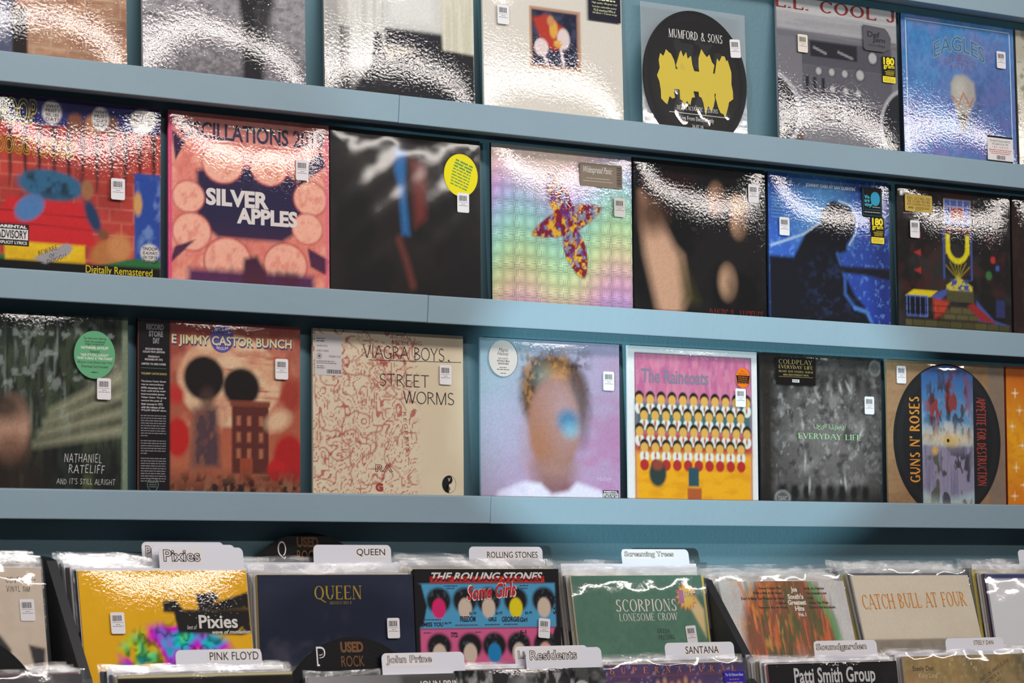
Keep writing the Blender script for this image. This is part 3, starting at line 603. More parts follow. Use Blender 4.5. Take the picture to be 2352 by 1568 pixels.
# black cover with four skin-toned ovals
r = wall_rec(2, 2.098, 'black record with pale ovals glowing from the dark and outlined red capitals', edge='#141214', w=.32)
a = Art('#100d0d').noise(4, 4, 3, '#1c1716', .8)
a.poly([(.05, .80), (.14, .74), (.30, .50), (.36, .45), (.40, .22), (.30, .05), (.18, .1), (.08, .45), (.06, .6)], '#b98a70', .95, .04).ell(.14, .68, .10, .10, '#4a3226', .9, .06, 40).poly([(.34, .45), (.47, .2), (.36, .18)], '#3a3414', .9, .05)
for u_, v_, q in ((.62, .80, .055), (.79, .68, .055), (.70, .32, .06)): a.ell(u_, v_, q, q*1.45, '#b08468', 1, .03).ell(u_+q*.5, v_-.02, q*.55, q*1.2, '#2a1b16', .75, .04)
a.ell(.79, .78, .065, .05, '#a8824a', .9, .03).grain(.08); r.art(a)
r.text('DANZIG', .05, .825, .455, .925, '#4a1513', 'outline'); r.text('DANZIG II - LUCIFUGE', .56, .10, .975, .16, '#7d2018', 'serif')
r.film(13, .0038, .0006, .2); r.price(.898, .853)
# blue cover with dark mass
r = wall_rec(2, 2.4265, 'deep blue record with a large dark mass and black square sticker', edge='#1a2036')
a = Art('#2f55ab').grad((.1, .9), '#3a62b4', (.9, .1), '#27368c').rect(0, .9, 1, 1, '#0f1a3c', .8, .08).rect(.88, 0, 1, 1, '#1d1f4a', .6, .08).ell(.42, .78, .2, .16, '#5fa0c8', .7, .14).noise(50, 50, 5, '#6b9ad8', .4, .62, .7)
a.poly([(.30, .66), (.42, .72), (.44, .80), (.52, .86), (.66, .84), (.72, .76), (.70, .66), (.64, .60), (.64, .56), (.58, .54), (.62, .42), (.70, .3), (.80, .22), (.86, .1), (.8, 0), (.0, 0), (.0, .5), (.2, .5), (.28, .62)], '#15151b', 1, .012)
a.line([(.58, .86), (.68, .84), (.735, .76), (.715, .67), (.66, .60)], .014, '#a9c0d6', .9).line([(.02, .56), (.28, .64), (.42, .72)], .016, '#9fb4cc', .9).line([(.56, .54), (.62, .40), (.62, .3), (.70, .22)], .02, '#3c64ac', .8, .01).poly([(.55, .47), (1, .47), (1, .40), (.84, .42), (.56, .43)], '#1c1a20', 1, .01).noise(20, 30, 9, '#2a3558', .5, .5, .7, (.3, .0, .7, .5, .1)).line([(.70, .22), (.80, .2), (.85, .12)], .02, '#4f7cc4', .9, .01)
a.grain(.07); r.art(a)
r.text('JOHNNY CASH AT SAN QUENTIN', .305, .925, .715, .95, '#cfd2dc', 'black')
r.lines([(b, .025, .862-.0195*k, .025+wd, .876-.0195*k) for k, (b, wd) in enumerate((('A Boy Named Sue', .115), ('Wanted Man', .085), ('I Walk the Line', .10), ('Wreck of Old 97', .105), ('San Quentin', .088), ('Darling Companion', .125), ('Starkville City Jail', .115), ('Folsom Prison Blues', .135)))], '#7fb4cc', 'track_list')
r.film(14, .0034, .0009, .2)
o = r.sticker(rrect(-.0265, -.0285, .0265, .0285, .003), '#07080b', .845, .868, 'square_sticker')
ink('sticker_disc', ngon(circ(.0085, .0075, .0125, 40, .0135)), -.0001, '#2f93b4', o)
ink('sticker_lettering', merge([fit(text_geo('We', 'bold'), -.0205, .0065, -.007, .0135), fit(text_geo('are', 'bold'), -.0205, .000, -.007, .005), fit(text_geo('vinyl', 'bold'), -.0205, -.010, -.0005, -.0005)]), -.0002, '#4fb4cc', o)
ink('rule_line', merge([bar(-.0205, -.0142, .021, -.0136), bar(-.0235, -.0250, .0235, -.0244), bar(-.0240, -.0250, -.0234, .0250), bar(.0234, -.0250, .0240, .0250)]), -.0002, '#2f7f99', o)
ink('fine_print', merge([greek(.001, .021, -.0085, .002, 4), greek(-.0205, .021, -.0185, .002, 5)]), -.0002, '#b9bcc0', o)
gram_sticker(r, .885, .70); r.price(.113, .676)
# black geometric cover
r = wall_rec(2, 2.763, 'black record with gold name sticker and small red, blue and yellow blocks', edge='#26201e')
a = Art('#1f1a19').noise(6, 6, 3, '#33302f', .7).noise(8, 8, 6, '#4a2420', .6, .55, .75)
a.rect(.41, .78, .64, .94, '#45549a').rect(.47, .81, .58, .89, '#8a2c24')
for k in range(5): a.rect(.41+.0575*k-.003, .76, .41+.0575*k+.003, .94, '#b5b2a4', .8, .003).rect(.41, .76+.045*k-.003, .64, .76+.045*k+.003, '#b5b2a4', .8, .003)
a.rect(.41, .725, .64, .755, '#7d2a28').ring(.525, .64, .085, .035, '#d8c81c').rect(.42, .66, .63, .745, '#1f1a19').rect(.42, .60, .455, .72, '#d8c81c').rect(.595, .60, .63, .72, '#d8c81c').rect(.395, .44, .41, .74, '#45549a').rect(.64, .44, .655, .74, '#45549a')
for k in range(-3, 4): a.line([(.525, .44), (.525+.035*k, .56-.004*k*k)], .005, '#a89b28')
a.poly([(.42, .40), (.525, .46), (.65, .40), (.65, .36), (.42, .36)], '#c2b03a').noise(30, 40, 5, '#3f4f94', 1, .5, .52, (.43, .37, .64, .44, .01))
a.poly([(.06, .32), (.28, .32), (.34, .36), (.13, .36)], '#d8c01c').poly([(.28, .32), (.36, .36), (.44, .38), (.44, .36), (.36, .30)], '#45549a').rect(.07, .2, .25, .32, '#14131a').line([(.07, .2), (.07, .32), (.25, .32), (.25, .2), (.07, .2)], .008, '#5f74c0')
for q in range(4): a.line([(.10+.045*q, .2), (.10+.045*q, .32)], .005, '#5f74c0')
a.poly([(.30, .31), (.44, .30), (.40, .22), (.31, .19)], '#b5402a', 1, .015).rect(.42, .3, .66, .37, '#4d4a30').poly([(.46, .27), (.62, .27), (.72, .19), (.36, .19)], '#5a5234')
a.rect(.06, .0, .98, .18, '#4f4a2c').bricks(.06, .0, .98, .27, 6, .11, '#201d12', .7, .008).poly([(.68, .32), (.84, .2), (.98, .17), (.7, .19)], '#3f5496').poly([(.6, .28), (.72, .19), (.86, .18), (.66, .30)], '#8e2a2a').rect(.86, .22, .94, .33, '#2f3560')
for v_ in (.70, .59, .48): a.poly([(.14, v_), (.2, v_+.02), (.2, v_-.02)], '#a83028')
a.ell(.84, .58, .022, .022, '#b5302c').ell(.88, .53, .018, .018, '#3f5aa0').ell(.80, .48, .028, .028, '#3a6a3a').grain(.1); r.art(a)
r.film(15, .0030, .0006, .2, .0005)
o = r.sticker(rrect(-.037, -.0165, .037, .0165, .003), '#b89c4c', .175, .892, 'gold_sticker', 0, .3, .35)
ink('sticker_lettering', merge([fit(stroke_geo('KING GIZZARD AND'), -.031, .0065, .032, .0115), fit(stroke_geo('THE LIZARD WIZARD'), -.031, .0005, .032, .0055), fit(stroke_geo('POLYGONDWANALAND'), -.031, -.0052, .032, -.0006), fit(text_geo('ATO', 'black'), -.029, -.0115, -.014, -.0075), greek(-.009, .03, -.008, .0016, 3), greek(-.009, .03, -.0105, .0016, 5), greek(-.009, .01, -.013, .0016, 7)]), -.0002, '#43361c', o)
r.price(.137, .73)
r = wall_rec(2, 3.0835, 'plain dark brown record at the ledge end beside the black block-pattern one', edge='#1a1416')
a = Art('#2a1c18').noise(8, 8, 3, '#3a2822', .7).grain(.1); r.art(a); r.film(16, .003, .001, .2, .0005)

# --- lower ledge
r = wall_rec(3, .747, 'dark green forest record with slanting light rays and round green sticker', edge='#77856e')
a = Art('#20261f').noise(26, 3, 3, '#3a4438', .8).noise(40, 6, 6, '#0f1210', .7).noise(34, 5, 8, '#8a9a90', .6, .58, .72, (.1, .45, .7, .95, .1)).noise(24, 8, 4, '#4d5a40', .4)
for q in range(4): a.poly([(.97, .72-.09*q), (.97, .68-.09*q), (.55-.03*q, .50-.055*q), (.55-.03*q, .515-.055*q)], '#b5b496', .75, .03)
a.poly([(.97, .80), (.97, .66), (.8, .66)], '#a9a890', .6, .08).noise(20, 20, 11, '#9aa4a0', .5, .6, .7, (.0, .6, .95, .98, .05)).ell(.33, .42, .10, .16, '#b08a74', 1, .02, -8).ell(.33, .31, .09, .08, '#7d5844', .8, .04).ell(.29, .53, .12, .07, '#3a2d26', .9, .04).rect(0, 0, 1, .3, '#151512', .75, .1).rect(.02, .0, .5, .24, '#2e211a', .7, .08).noise(16, 6, 13, '#5f6a3c', .5, .55, .7, (.4, .1, .97, .2, .03)).rect(.965, 0, 1, 1, '#77856e').grain(.12); r.art(a)
r.text('NATHANIEL', .63, .258, .845, .305, '#d5d2ce', 'pen'); r.text('RATELIFF', .655, .205, .865, .25, '#d5d2ce', 'pen'); r.text("AND IT'S STILL ALRIGHT", .585, .148, .925, .180, '#d5d2ce', 'pen')
r.film(17, .0036, .0008, .2)
o = r.sticker(circ(0, 0, .0375, 56), '#5fa176', .793, .802, 'round_sticker')
ink('sticker_lettering', merge([fit(text_geo(b), -w_, z0, w_, z0+.0042) for b, w_, z0 in (('The third solo offering', .021, .023), ('from the acclaimed', .0185, .0185), ('singer-songwriter', .0175, .0140), ('Features', .0085, .003), ('180-gram Coke Bottle Clear Vinyl', .032, -.0145), ('Download Card Included', .024, -.0205))] + [greek(-.006, .006, -.0275, .0022, 2)]), -.0002, '#26382c', o)
ink('sticker_lettering', merge([fit(text_geo(b, 'bold'), -w_, z0, w_, z0+.0042) for b, w_, z0 in (('NATHANIEL RATELIFF', .025, .0088), ("''AND IT'S STILL ALRIGHT''", .026, -.0025), ("''WHAT A DRAG'' & ''TIME STANDS''", .033, -.0078))]), -.0002, '#d8dcd4', o)
r.price(.848, .632)
r = wall_rec(3, 1.079, 'reddish illustrated record with a black text strip down its side', edge='#171416')
a = Art('#b0553e').grad((0, 1), '#94423a', (0, 0), '#b86a48').ell(.56, .70, .32, .24, '#d9b795', 1, .01).noise(9, 9, 3, '#c9876a', .6, box=(.2, .4, 1, .95, .05)).noise(4, 26, 6, '#a83a30', .8, .58, .66, (.5, .6, .9, .85, .05))
a.ell(.40, .71, .125, .115, '#1d1413', 1, .012).ell(.63, .67, .115, .10, '#1d1413', 1, .012).ell(.42, .60, .045, .06, '#4a3430', .8, .02)
a.poly([(.34, .55), (.48, .56), (.50, .25), (.32, .25)], '#4f3a40', 1, .02).noise(18, 12, 8, '#8a5848', .7, .5, .65, (.3, .22, .52, .55, .04)).rect(.57, .22, .80, .58, '#5a2a24').rect(.56, .57, .81, .60, '#7d4030')
for q in range(3):
    for u_ in (.60, .665, .74): a.rect(u_, .30+.085*q, u_+.025, .35+.085*q, '#a8674c')
a.ell(.24, .40, .07, .10, '#b5221f', 1, .01).ell(.23, .62, .05, .05, '#b5302a', 1, .02).ell(.93, .30, .10, .13, '#a8201f', 1, .015).ell(.85, .24, .06, .06, '#b5221f', 1, .01).ell(.94, .64, .06, .09, '#9a3428', .9, .02).ell(.86, .50, .08, .05, '#d9b795', .9, .02, 20).rect(.62, .12, .70, .30, '#93452c')
a.rect(.195, 0, 1, .2, '#4a2a24', .8, .06).noise(26, 18, 11, '#8e5f48', .9, .5, .62, (.195, 0, 1, .2, .04)).noise(30, 20, 15, '#1f1614', .9, .55, .62, (.195, 0, 1, .2, .04)).rect(0, 0, .195, 1, '#141013', 1, .004).grain(.08); r.art(a)
r.text('E JIMMY CASTOR BUNCH', .202, .868, .945, .93, '#d6cfa0', 'bold', y=-.0009); r.text('E JIMMY CASTOR BUNCH', .205, .860, .95, .922, '#4a3a78', 'bold', y=-.0008)
r.panel(circ(.51, .918, .073, 44), '#5a4f96', 'title_roundel', -.0007)
r.text("IT'S JUST", .465, .955, .555, .975, '#b9b4d6', arc=.12, y=-.0009); r.text('BEGUN', .475, .858, .545, .874, '#c9c5e0', 'bold', arc=-.1, y=-.0009)
r.text('RECORD', .05, .945, .155, .975, '#8d8a8c', 'black'); r.text('STORE', .065, .91, .15, .94, '#8d8a8c', 'black'); r.text('DAY', .09, .875, .13, .905, '#8d8a8c', 'black')
r.lines([('EXCLUSIVE RSD18', .045, .842, .145, .852, 'bold'), ('COLOR VINYL EDITION', .03, .827, .16, .837, 'bold'), ('ORIGINALLY', .06, .803, .13, .813, 'bold'), ('RELEASED IN 1972', .042, .788, .148, .798, 'bold'), ('LIMITED TO 2000 COPIES', .022, .765, .167, .775, 'bold')], '#cfcaca')
r.panel([(.02, .748), (.17, .748), (.17, .7495), (.02, .7495)], '#6f9a78', 'rule_line')
r.text('THE JIMMY CASTOR BUNCH', .02, .712, .172, .726, '#b5a868', 'bold', name='fine_print')
r.lines([(b, .02, .675-.0165*k, .02+wd, .686-.0165*k, 'bold') for k, (b, wd) in enumerate((('The Jimmy Castor Bunch', .148), ('was an extraordinary', .135), ("1970's American Soul-", .135), ('Funk outfit led by multi-', .148), ('instrumentalist James', .138), ('Walter Castor. The group', .15), ('reached the peak of', .125), ('their success in 1972', .128), ('with the release of the', .138), ("'IT'S JUST BEGUN' album.", .152)))], '#cfcaca')
r.lines([(None, .018, .502-.0128*k, .168 if k not in (8, 15) else .06, .509-.0128*k, k+3) for k in range(27) if k not in (9, 16)], '#8d888a')
rg = [(np.array(circ(r.X(.09), r.Z(.155), .0105, 36)+circ(r.X(.09), r.Z(.155), .0099, 36)), [(i, (i+1) % 36, 36+(i+1) % 36, 36+i) for i in range(36)])]
for q in range(3):
    for s2 in range(9): rg.append((np.array([(r.X(.067)+.0016*s2, r.Z(.143+.011*q)+.0007*math.sin(s2*2.1)), (r.X(.067)+.0016*(s2+1), r.Z(.143+.011*q)+.0007*math.sin((s2+1)*2.1)), (r.X(.067)+.0016*(s2+1), r.Z(.143+.011*q)+.0006+.0007*math.sin((s2+1)*2.1)), (r.X(.067)+.0016*s2, r.Z(.143+.011*q)+.0006+.0007*math.sin(s2*2.1))]), [(0, 1, 2, 3)]))
ink('wave_emblem', merge(rg), -.0008, '#8fa8a0', r.root)
r.film(18, .0034, .0006, .2); r.price(.872, .772)
# cream cover with red pen drawing
r = wall_rec(3, 1.419, 'cream record covered in tangled red line drawing, thin black capitals', edge='#d9ccb4')
a = Art('#d8cab0', n=150).noise(5, 5, 3, '#d2c0a4', .5)
nn = a.nz(9, 9, 21, 2); mk = (np.abs(((nn*9) % 1)-.5) < .09)*sstep(a.U-.685, .008); a.put(mk.astype(float), '#a84540', .8)
a.noise(60, 60, 23, '#a84540', .55, .62, .66, (.05, .55, .66, .92, .06)); a.noise(70, 70, 27, '#a84540', .6, .62, .66, (.02, .2, .4, .5, .08)); a.noise(60, 60, 29, '#a84540', .6, .63, .66, (.4, .15, .68, .5, .05))
rr = random.Random(5)
for q in range(26):
    u0, v0 = rr.uniform(.02, .62), rr.uniform(.15, .95); th = rr.uniform(0, 6.28); p = [(u0, v0)]
    for s2 in range(7): th += rr.uniform(-.9, .9); u0 = min(.68, max(.01, u0+.035*math.cos(th))); v0 += .035*math.sin(th); p.append((u0, v0))
    a.line(p, .006, '#a03c38', .9)
r.art(a)
r.panel([(.012, .752), (.185, .752), (.185, .972), (.012, .972)], '#c9c4c4', 'paper_label', -.0007)
r.lines([(None, .022, .943, .075, .950, 2), (None, .022, .928, .072, .938, 8), ('VIAGRA BOYS', .022, .903, .092, .913), ('STREET WORMS', .022, .876, .10, .886), ('YEAR0001.COM', .10, .848, .178, .858), (None, .022, .823, .14, .829, 3), (None, .022, .813, .15, .819, 4), (None, .022, .797, .07, .803, 5), (None, .022, .787, .075, .793, 6)], '#6a6466', y=-.0009)
ink('barcode', barcode(r.X(.088), r.Z(.762), r.X(.18), r.Z(.783)), -.0009, '#4a4547', r.root)
ink('label_emblem', (np.array(circ(r.X(.04), r.Z(.853), .0048, 30)+circ(r.X(.04), r.Z(.853), .0041, 30)), [(i, (i+1) % 30, 30+(i+1) % 30, 30+i) for i in range(30)]), -.0009, '#4a4547', r.root)
ink('label_emblem', merge([fit(bar(-.0005, -.003, .0005, .003), r.X(.04)-.0005, r.Z(.853)-.003, r.X(.04)+.0005, r.Z(.853)+.003, an) for an in (0, 60, 120)]), -.0009, '#4a4547', r.root)
r.text('VIAGRA BOYS', .325, .855, .87, .925, '#231f24', 'thin', y=-.001); r.text('STREET', .435, .708, .765, .775, '#231f24', 'thin', y=-.001); r.text('WORMS', .59, .618, .935, .685, '#231f24', 'thin', y=-.001)
r.panel([(.36, .843), (.985, .853), (.985, .8555), (.36, .8455)], '#3a3438', 'rule_line', -.001); r.panel([(.895, .86), (.91, .853), (.90, .868)], '#231f24', 'rule_line', -.001)
r.text('A FINAL', .50, .962, .65, .985, '#9a3a38', 'pen'); r.text('MEETING.', .515, .935, .73, .958, '#9a3a38', 'pen'); r.text('RA', .405, .245, .52, .285, '#9a3a38', 'outline', skew=.0); r.text('G', .405, .14, .455, .185, '#9a3a38', 'black'); r.text('REGRETS', .50, .45, .72, .475, '#9a3a38', 'pen', rot=-84)
yy = (r.X(.898), r.Z(.186)); R_ = .0148
ring = (np.array(circ(*yy, R_, 48)), [tuple(range(48))]); ink('yin_yang_emblem', ring, -.0008, '#d8cab0', r.root)
half = [(yy[0]-R_*math.sin(math.pi*i/30), yy[1]+R_*math.cos(math.pi*i/30)) for i in range(31)]
half += [(yy[0]-R_/2*math.sin(math.pi*i/16), yy[1]-R_/2-R_/2*math.cos(math.pi*i/16)) for i in range(15, 0, -1)]
half += [(yy[0]+R_/2*math.sin(math.pi*i/16), yy[1]+R_/2-R_/2*math.cos(math.pi*i/16)) for i in range(0, 16)]
ink('yin_yang_emblem', ngon(half), -.0010, '#141214', r.root); ink('yin_yang_emblem', (np.array(circ(*yy, R_, 48)+circ(*yy, R_-.0004, 48)), [(i, (i+1) % 48, 48+(i+1) % 48, 48+i) for i in range(48)]), -.0011, '#141214', r.root)
ink('emblem_letter', fit(text_geo('V', 'bold'), yy[0]-.0028, yy[1]+.0045, yy[0]+.0028, yy[1]+.0105), -.0012, '#d8cab0', r.root); ink('emblem_letter', fit(text_geo('B', 'bold'), yy[0]-.0025, yy[1]-.0105, yy[0]+.0025, yy[1]-.0045), -.0012, '#141214', r.root)
r.film(19, .0016, .0006, .2, .0003); r.price(.872, .782)
# blue to pink portrait-coloured cover
r = wall_rec(3, 1.771, 'record fading from pale blue to pink around a soft brown oval, round silver sticker', edge='#8e9aa6')
a = Art('#9aa9b8').grad((.1, .95), '#93abb8', (.95, .1), '#b46f9f').noise(4, 8, 3, '#a9a4c0', .4)
a.ell(.52, .70, .24, .23, '#5a4232', 1, .03).noise(30, 30, 4, '#2e2019', .8, .5, .65, (.3, .6, .76, .92, .06)).noise(30, 30, 6, '#b5804a', .7, .56, .68, (.3, .62, .62, .93, .05)).ell(.52, .80, .07, .05, '#c98a3a', .7, .05).ell(.44, .80, .06, .06, '#5f8f94', .5, .05).ell(.71, .62, .06, .16, '#2a1d1a', .9, .04)
a.ell(.52, .52, .185, .27, '#9c7268', 1, .02).ell(.58, .60, .14, .16, '#b69aa0', .55, .1).ell(.42, .44, .10, .18, '#a5683a', .5, .08).ell(.62, .555, .075, .06, '#3f7aa0', .9, .03).ell(.64, .50, .05, .04, '#7fb4c8', .7, .03).poly([(.38, .3), (.66, .3), (.66, .1), (.40, .1)], '#7a4a3a', .8, .06).ell(.53, .28, .12, .05, '#a8827c', .7, .05)
a.poly([(.05, 0), (.12, .15), (.30, .21), (.42, .2), (.50, .14), (.62, .16), (.68, .21), (.85, .17), (.95, .1), (.95, 0)], '#d6cfe0', 1, .015).noise(7, 5, 9, '#b8aac8', .5, box=(.1, 0, .9, .2, .04)).grain(.07); r.art(a)
r.text('Halsey', .825, .212, .935, .248, '#c9b4cc', 'italic'); r.lines([('A01', .865, .312, .905, .325), ('Manic', .86, .276, .91, .290), ('H3', .19, .25, .215, .262)], '#c2b0c4')
advisory(r, .87, .098, .985, .168); r.film(20, .0034, .0006, .22)
o = r.sticker(circ(0, 0, .0315, 52), '#c9bfba', .148, .888, 'silver_sticker', 0, .35, .2)
ink('sticker_lettering', merge([fit(text_geo('Manic', 'italic'), -.010, .011, .012, .018), fit(text_geo('Halsey', 'italic'), -.013, .003, .013, .011), fit(text_geo('FEATURING'), -.011, -.002, .011, .001), fit(text_geo('WITHOUT ME &', 'bold'), -.014, -.0065, .014, -.0032), fit(text_geo('GRAVEYARD', 'bold'), -.012, -.011, .012, -.0077), greek(-.008, .008, -.016, .002, 4), greek(-.014, .013, -.0195, .002, 5), greek(-.006, .006, -.026, .0018, 6)]), -.0002, '#5d4c4a', o)
r.price(.91, .788)
# white bordered cover with rows of dots
r = wall_rec(3, 2.105, 'white-bordered record with pink top, yellow base and rows of dotted figures', edge='#d8d2d2')
a = Art('#d8d3d4', n=150).rect(.05, .10, .955, .962, '#3a2a30', 1, .003).rect(.056, .106, .949, .956, '#bf6c8c', 1, .003).noise(30, 8, 3, '#a85a86', .7, box=(.056, .7, .949, .956, .01)).noise(40, 12, 6, '#d08a9c', .5, box=(.056, .65, .949, .956, .01)).rect(.056, .52, .949, .68, '#3f6468', 1, .02).rect(.056, .38, .949, .5, '#a8402e', 1, .02).rect(.056, .106, .949, .39, '#dd9c1a', 1, .02).noise(10, 30, 9, '#c98212', .5, box=(.056, .106, .949, .34, .02))
for q in range(4):
    for k in range(11):
        u_ = .085+.083*k+.035*(q % 2); v_ = .70-.092*q
        if u_ > .93: continue
        a.ell(u_, v_-.055, .034, .035, '#d3d6cc', 1, .004)
        if q == 3: a.ell(u_, v_-.105, .033, .033, '#a82c28', 1, .004)
        a.ell(u_, v_-.05, .007, .02, '#b03a30', 1, .004)
        a.ell(u_, v_+.008, .034, .036, '#1f1a1c', 1, .004).ell(u_, v_-.006, .029, .028, '#d0a050', 1, .004)
a.ell(.22, .27, .065, .075, '#2d3a38', 1, .01).ell(.22, .32, .04, .03, '#8a4030', 1, .01).rect(.455, .2, .535, .31, '#2c4a54').rect(.445, .106, .555, .19, '#a5522c').grain(.04); r.art(a)
r.text('The Raincoats', .10, .79, .615, .872, '#7d7486', 'bold', skew=-.0); r.film(21, .0036, .0007, .2)
o = r.sticker(circ(0, 0, .0172, 44, .0185), '#d9690f', .874, .842, 'round_sticker')
ink('sticker_band', ngon([(-.0168, .0045), (-.0140, -.0105), (.0140, -.0105), (.0168, .0045)]), -.0001, '#1c1210', o)
ink('fine_print', merge([greek(-.012, .012, .0015-.0035*k, .002, k+2) for k in range(4)]), -.0002, '#b5602a', o); ink('sticker_lettering', merge([fit(text_geo('The'), -.006, .0105, .004, .014), fit(text_geo('Raincoats'), -.0105, .0058, .0105, .0098)]), -.0002, '#8a4110', o)
r.price(.852, .725)
# dark grey smoky cover
r = wall_rec(3, 2.427, 'charcoal smoky record with pale green capitals and black gold-lettered sticker', edge='#1f1c1a')
a = Art('#2d2a29').ell(.55, .5, .4, .32, '#6f6a68', 1, .25).noise(12, 12, 3, '#8a8584', .6, .5, .75, (.1, .15, .95, .9, .1)).noise(36, 36, 7, '#a9a4a2', .5, .64, .72, (.1, .3, .95, .85, .1)).noise(20, 20, 9, '#1c1a19', .6, .52, .7).rect(0, 0, .1, 1, '#241f1a', .9, .03).rect(0, 0, 1, .16, '#1c1a1a', .85, .06)
rr = random.Random(3)
for q in range(8): u_ = .17+.098*q; a.ell(u_, .18, .03, .05, '#1d1b1b', 1, .012).ell(u_, .245, .014, .02, '#5d5450', .9, .01); a.ell(u_+.04, .84, .028, .05, '#22201f', .8, .02)
for q in range(9): a.ell(rr.uniform(.15, .95), rr.uniform(.2, .9), .006, rr.uniform(.01, .035), '#c9c6c2', .8, .008, rr.uniform(-40, 40))
a.ell(.17, .14, .065, .05, '#8f8c8a', .9, .006).ell(.17, .14, .05, .038, '#4a4746', .9, .006).ell(.95, .94, .05, .05, '#7d7a78', .8, .006).ell(.95, .94, .038, .038, '#4d4a49', .8, .006).grain(.14); r.art(a)
r.text('EVERYDAY LIFE', .305, .498, .82, .532, '#a9d6a4', 'serif'); r.text('الحياة اليومية', .428, .553, .702, .59, '#a9d6a4')
r.text('DAWC', .135, .122, .205, .155, '#a8a5a3', 'fill', name='emblem_lettering'); r.film(22, .0024, .0010, .12, .0006)
o = r.sticker(rrect(-.0505, -.0255, .0505, .0255, .002), '#0e0c0b', .277, .897, 'black_sticker')
ink('sticker_lettering', merge([fit(stroke_geo('COLDPLAY'), -.043, .013, .044, .0215), fit(stroke_geo('EVERYDAY LIFE'), -.043, .0045, .044, .0108), fit(stroke_geo('BRAND NEW DOUBLE ALBUM'), -.043, -.0025, .044, .0012), fit(text_geo('180G HEAVYWEIGHT VINYL'), -.032, -.0085, .034, -.0052), bar(-.043, -.0108, .044, -.0103)]), -.0002, '#a08c56', o)
ink('sticker_notice', bar(-.009, -.0205, .009, -.0150), -.0002, '#cfcaca', o); ink('sticker_lettering', fit(text_geo('ADVISORY', 'bold'), -.008, -.0195, .008, -.016), -.0003, '#1a1818', o)
r.price(.886, .712)
# picture disc on brown board
r = Rec('picture_disc', 'black picture disc with painted strip down its middle, on brown card in bag', 2.757-2, .033, ROWZ[3]-.040, 5.0, w=.326, h=.311, edge='#8a6a4c', group='records on the lower ledge')
a = Art('#977553').noise(40, 40, 3, '#84633f', .5).noise(3, 30, 6, '#a5825e', .4).rect(.86, 0, 1, 1, '#6f6a66', .55, .01); r.art(a, name='backing_card_print')
DW = .148; cu, cv = .50, .515
disc(r, cu, cv, DW, y0=-.0022, rough=.22)
strip = Art('#3a78b4').grad((0, .95), '#2f5f9c', (0, .55), '#5f9ac4').rect(0, .45, 1, .58, '#cfc6ac', 1, .06).noise(9, 9, 3, '#d8d2c4', .6, .5, .7, (0, .4, 1, .7, .1)).rect(0, .12, 1, .46, '#8f8aa4', 1, .01).noise(18, 2, 5, '#6f6a88', .8, box=(0, .1, 1, .46, .01)).rect(0, 0, 1, .12, '#a9b4b4', 1, .03).noise(8, 8, 7, '#8a2f28', .95, .5, .58, (.08, .58, .92, .95, .1)).noise(14, 14, 8, '#3a1c1a', .8, .56, .62, (.1, .55, .9, .95, .1)).noise(8, 8, 12, '#4a5038', .9, .52, .58, (.1, .08, .5, .45, .06)).noise(9, 9, 14, '#2c2a30', .9, .54, .6, (.35, .05, .95, .44, .06)).ell(.55, .50, .12, .03, '#d8b23c', .9, .03).ell(.24, .43, .05, .025, '#e0b03a', 1, .02).grain(.1)
cx, cz = r.X(cu), r.Z(cv); hw = .0715
pv = []; n = 40
hh = lambda x: math.sqrt(DW*DW-x*x)*.985
me = strip.build('picture_strip', 1, 1, 0); co = np.zeros(len(me.vertices)*3); me.vertices.foreach_get('co', co); co = co.reshape(-1, 3)
xs = (co[:, 0]-.5)*2*hw; co[:, 2] = cz+(co[:, 2]*2-1)*np.sqrt(DW*DW-xs*xs)*.98; co[:, 0] = cx+xs; co[:, 1] = -.0024; me.vertices.foreach_set('co', co.ravel()); me.update()
link('picture_strip', me, r.root, M_PRINT)
link('spindle_hole', prism_me('spindle_hole', circ(cx, cz, .0036, 20), -.00255, -.0024), r.root, flat('#0c0b0b'))
geo = fit(stroke_geo("GUNS N' ROSES", .2, .1, False, .08), -.082, -.0145, .082, .0145, 90); ink('title_lettering', (geo[0]+np.array([cx-.092, cz+.0]), geo[1]), -.0026, '#d9902c', r.root)
geo = fit(stroke_geo('APPETITE FOR DESTRUCTION', .2, .1, False, .08), -.086, -.0135, .086, .0135, -90); ink('title_lettering', (geo[0]+np.array([cx+.0935, cz]), geo[1]), -.0026, '#a8362a', r.root)
r.film(23, .0028, .0026, .11, .0006, M_PVC, 'clear_pocket'); r.price(.11, .91)
r = wall_rec(3, 3.083+.006, 'orange glowing record with white sparkles at the ledge end', edge='#8a2c1c')
a = Art('#d98a14').grad((.4, 1), '#b03c18', (.3, .5), '#e3a21a').rect(0, 0, 1, .25, '#c9561a', .8, .2).noise(30, 30, 3, '#c9701a', .4)
for u_, v_ in ((.08, .83), (.12, .72), (.05, .62), (.14, .5), (.08, .36), (.15, .25), (.06, .18)): a.line([(u_-.03, v_), (u_+.03, v_)], .004, '#f0dcb0').line([(u_, v_-.03), (u_, v_+.03)], .004, '#f0dcb0').ell(u_, v_, .008, .008, '#f5ead0')
r.art(a); r.film(24, .003, .001, .2)
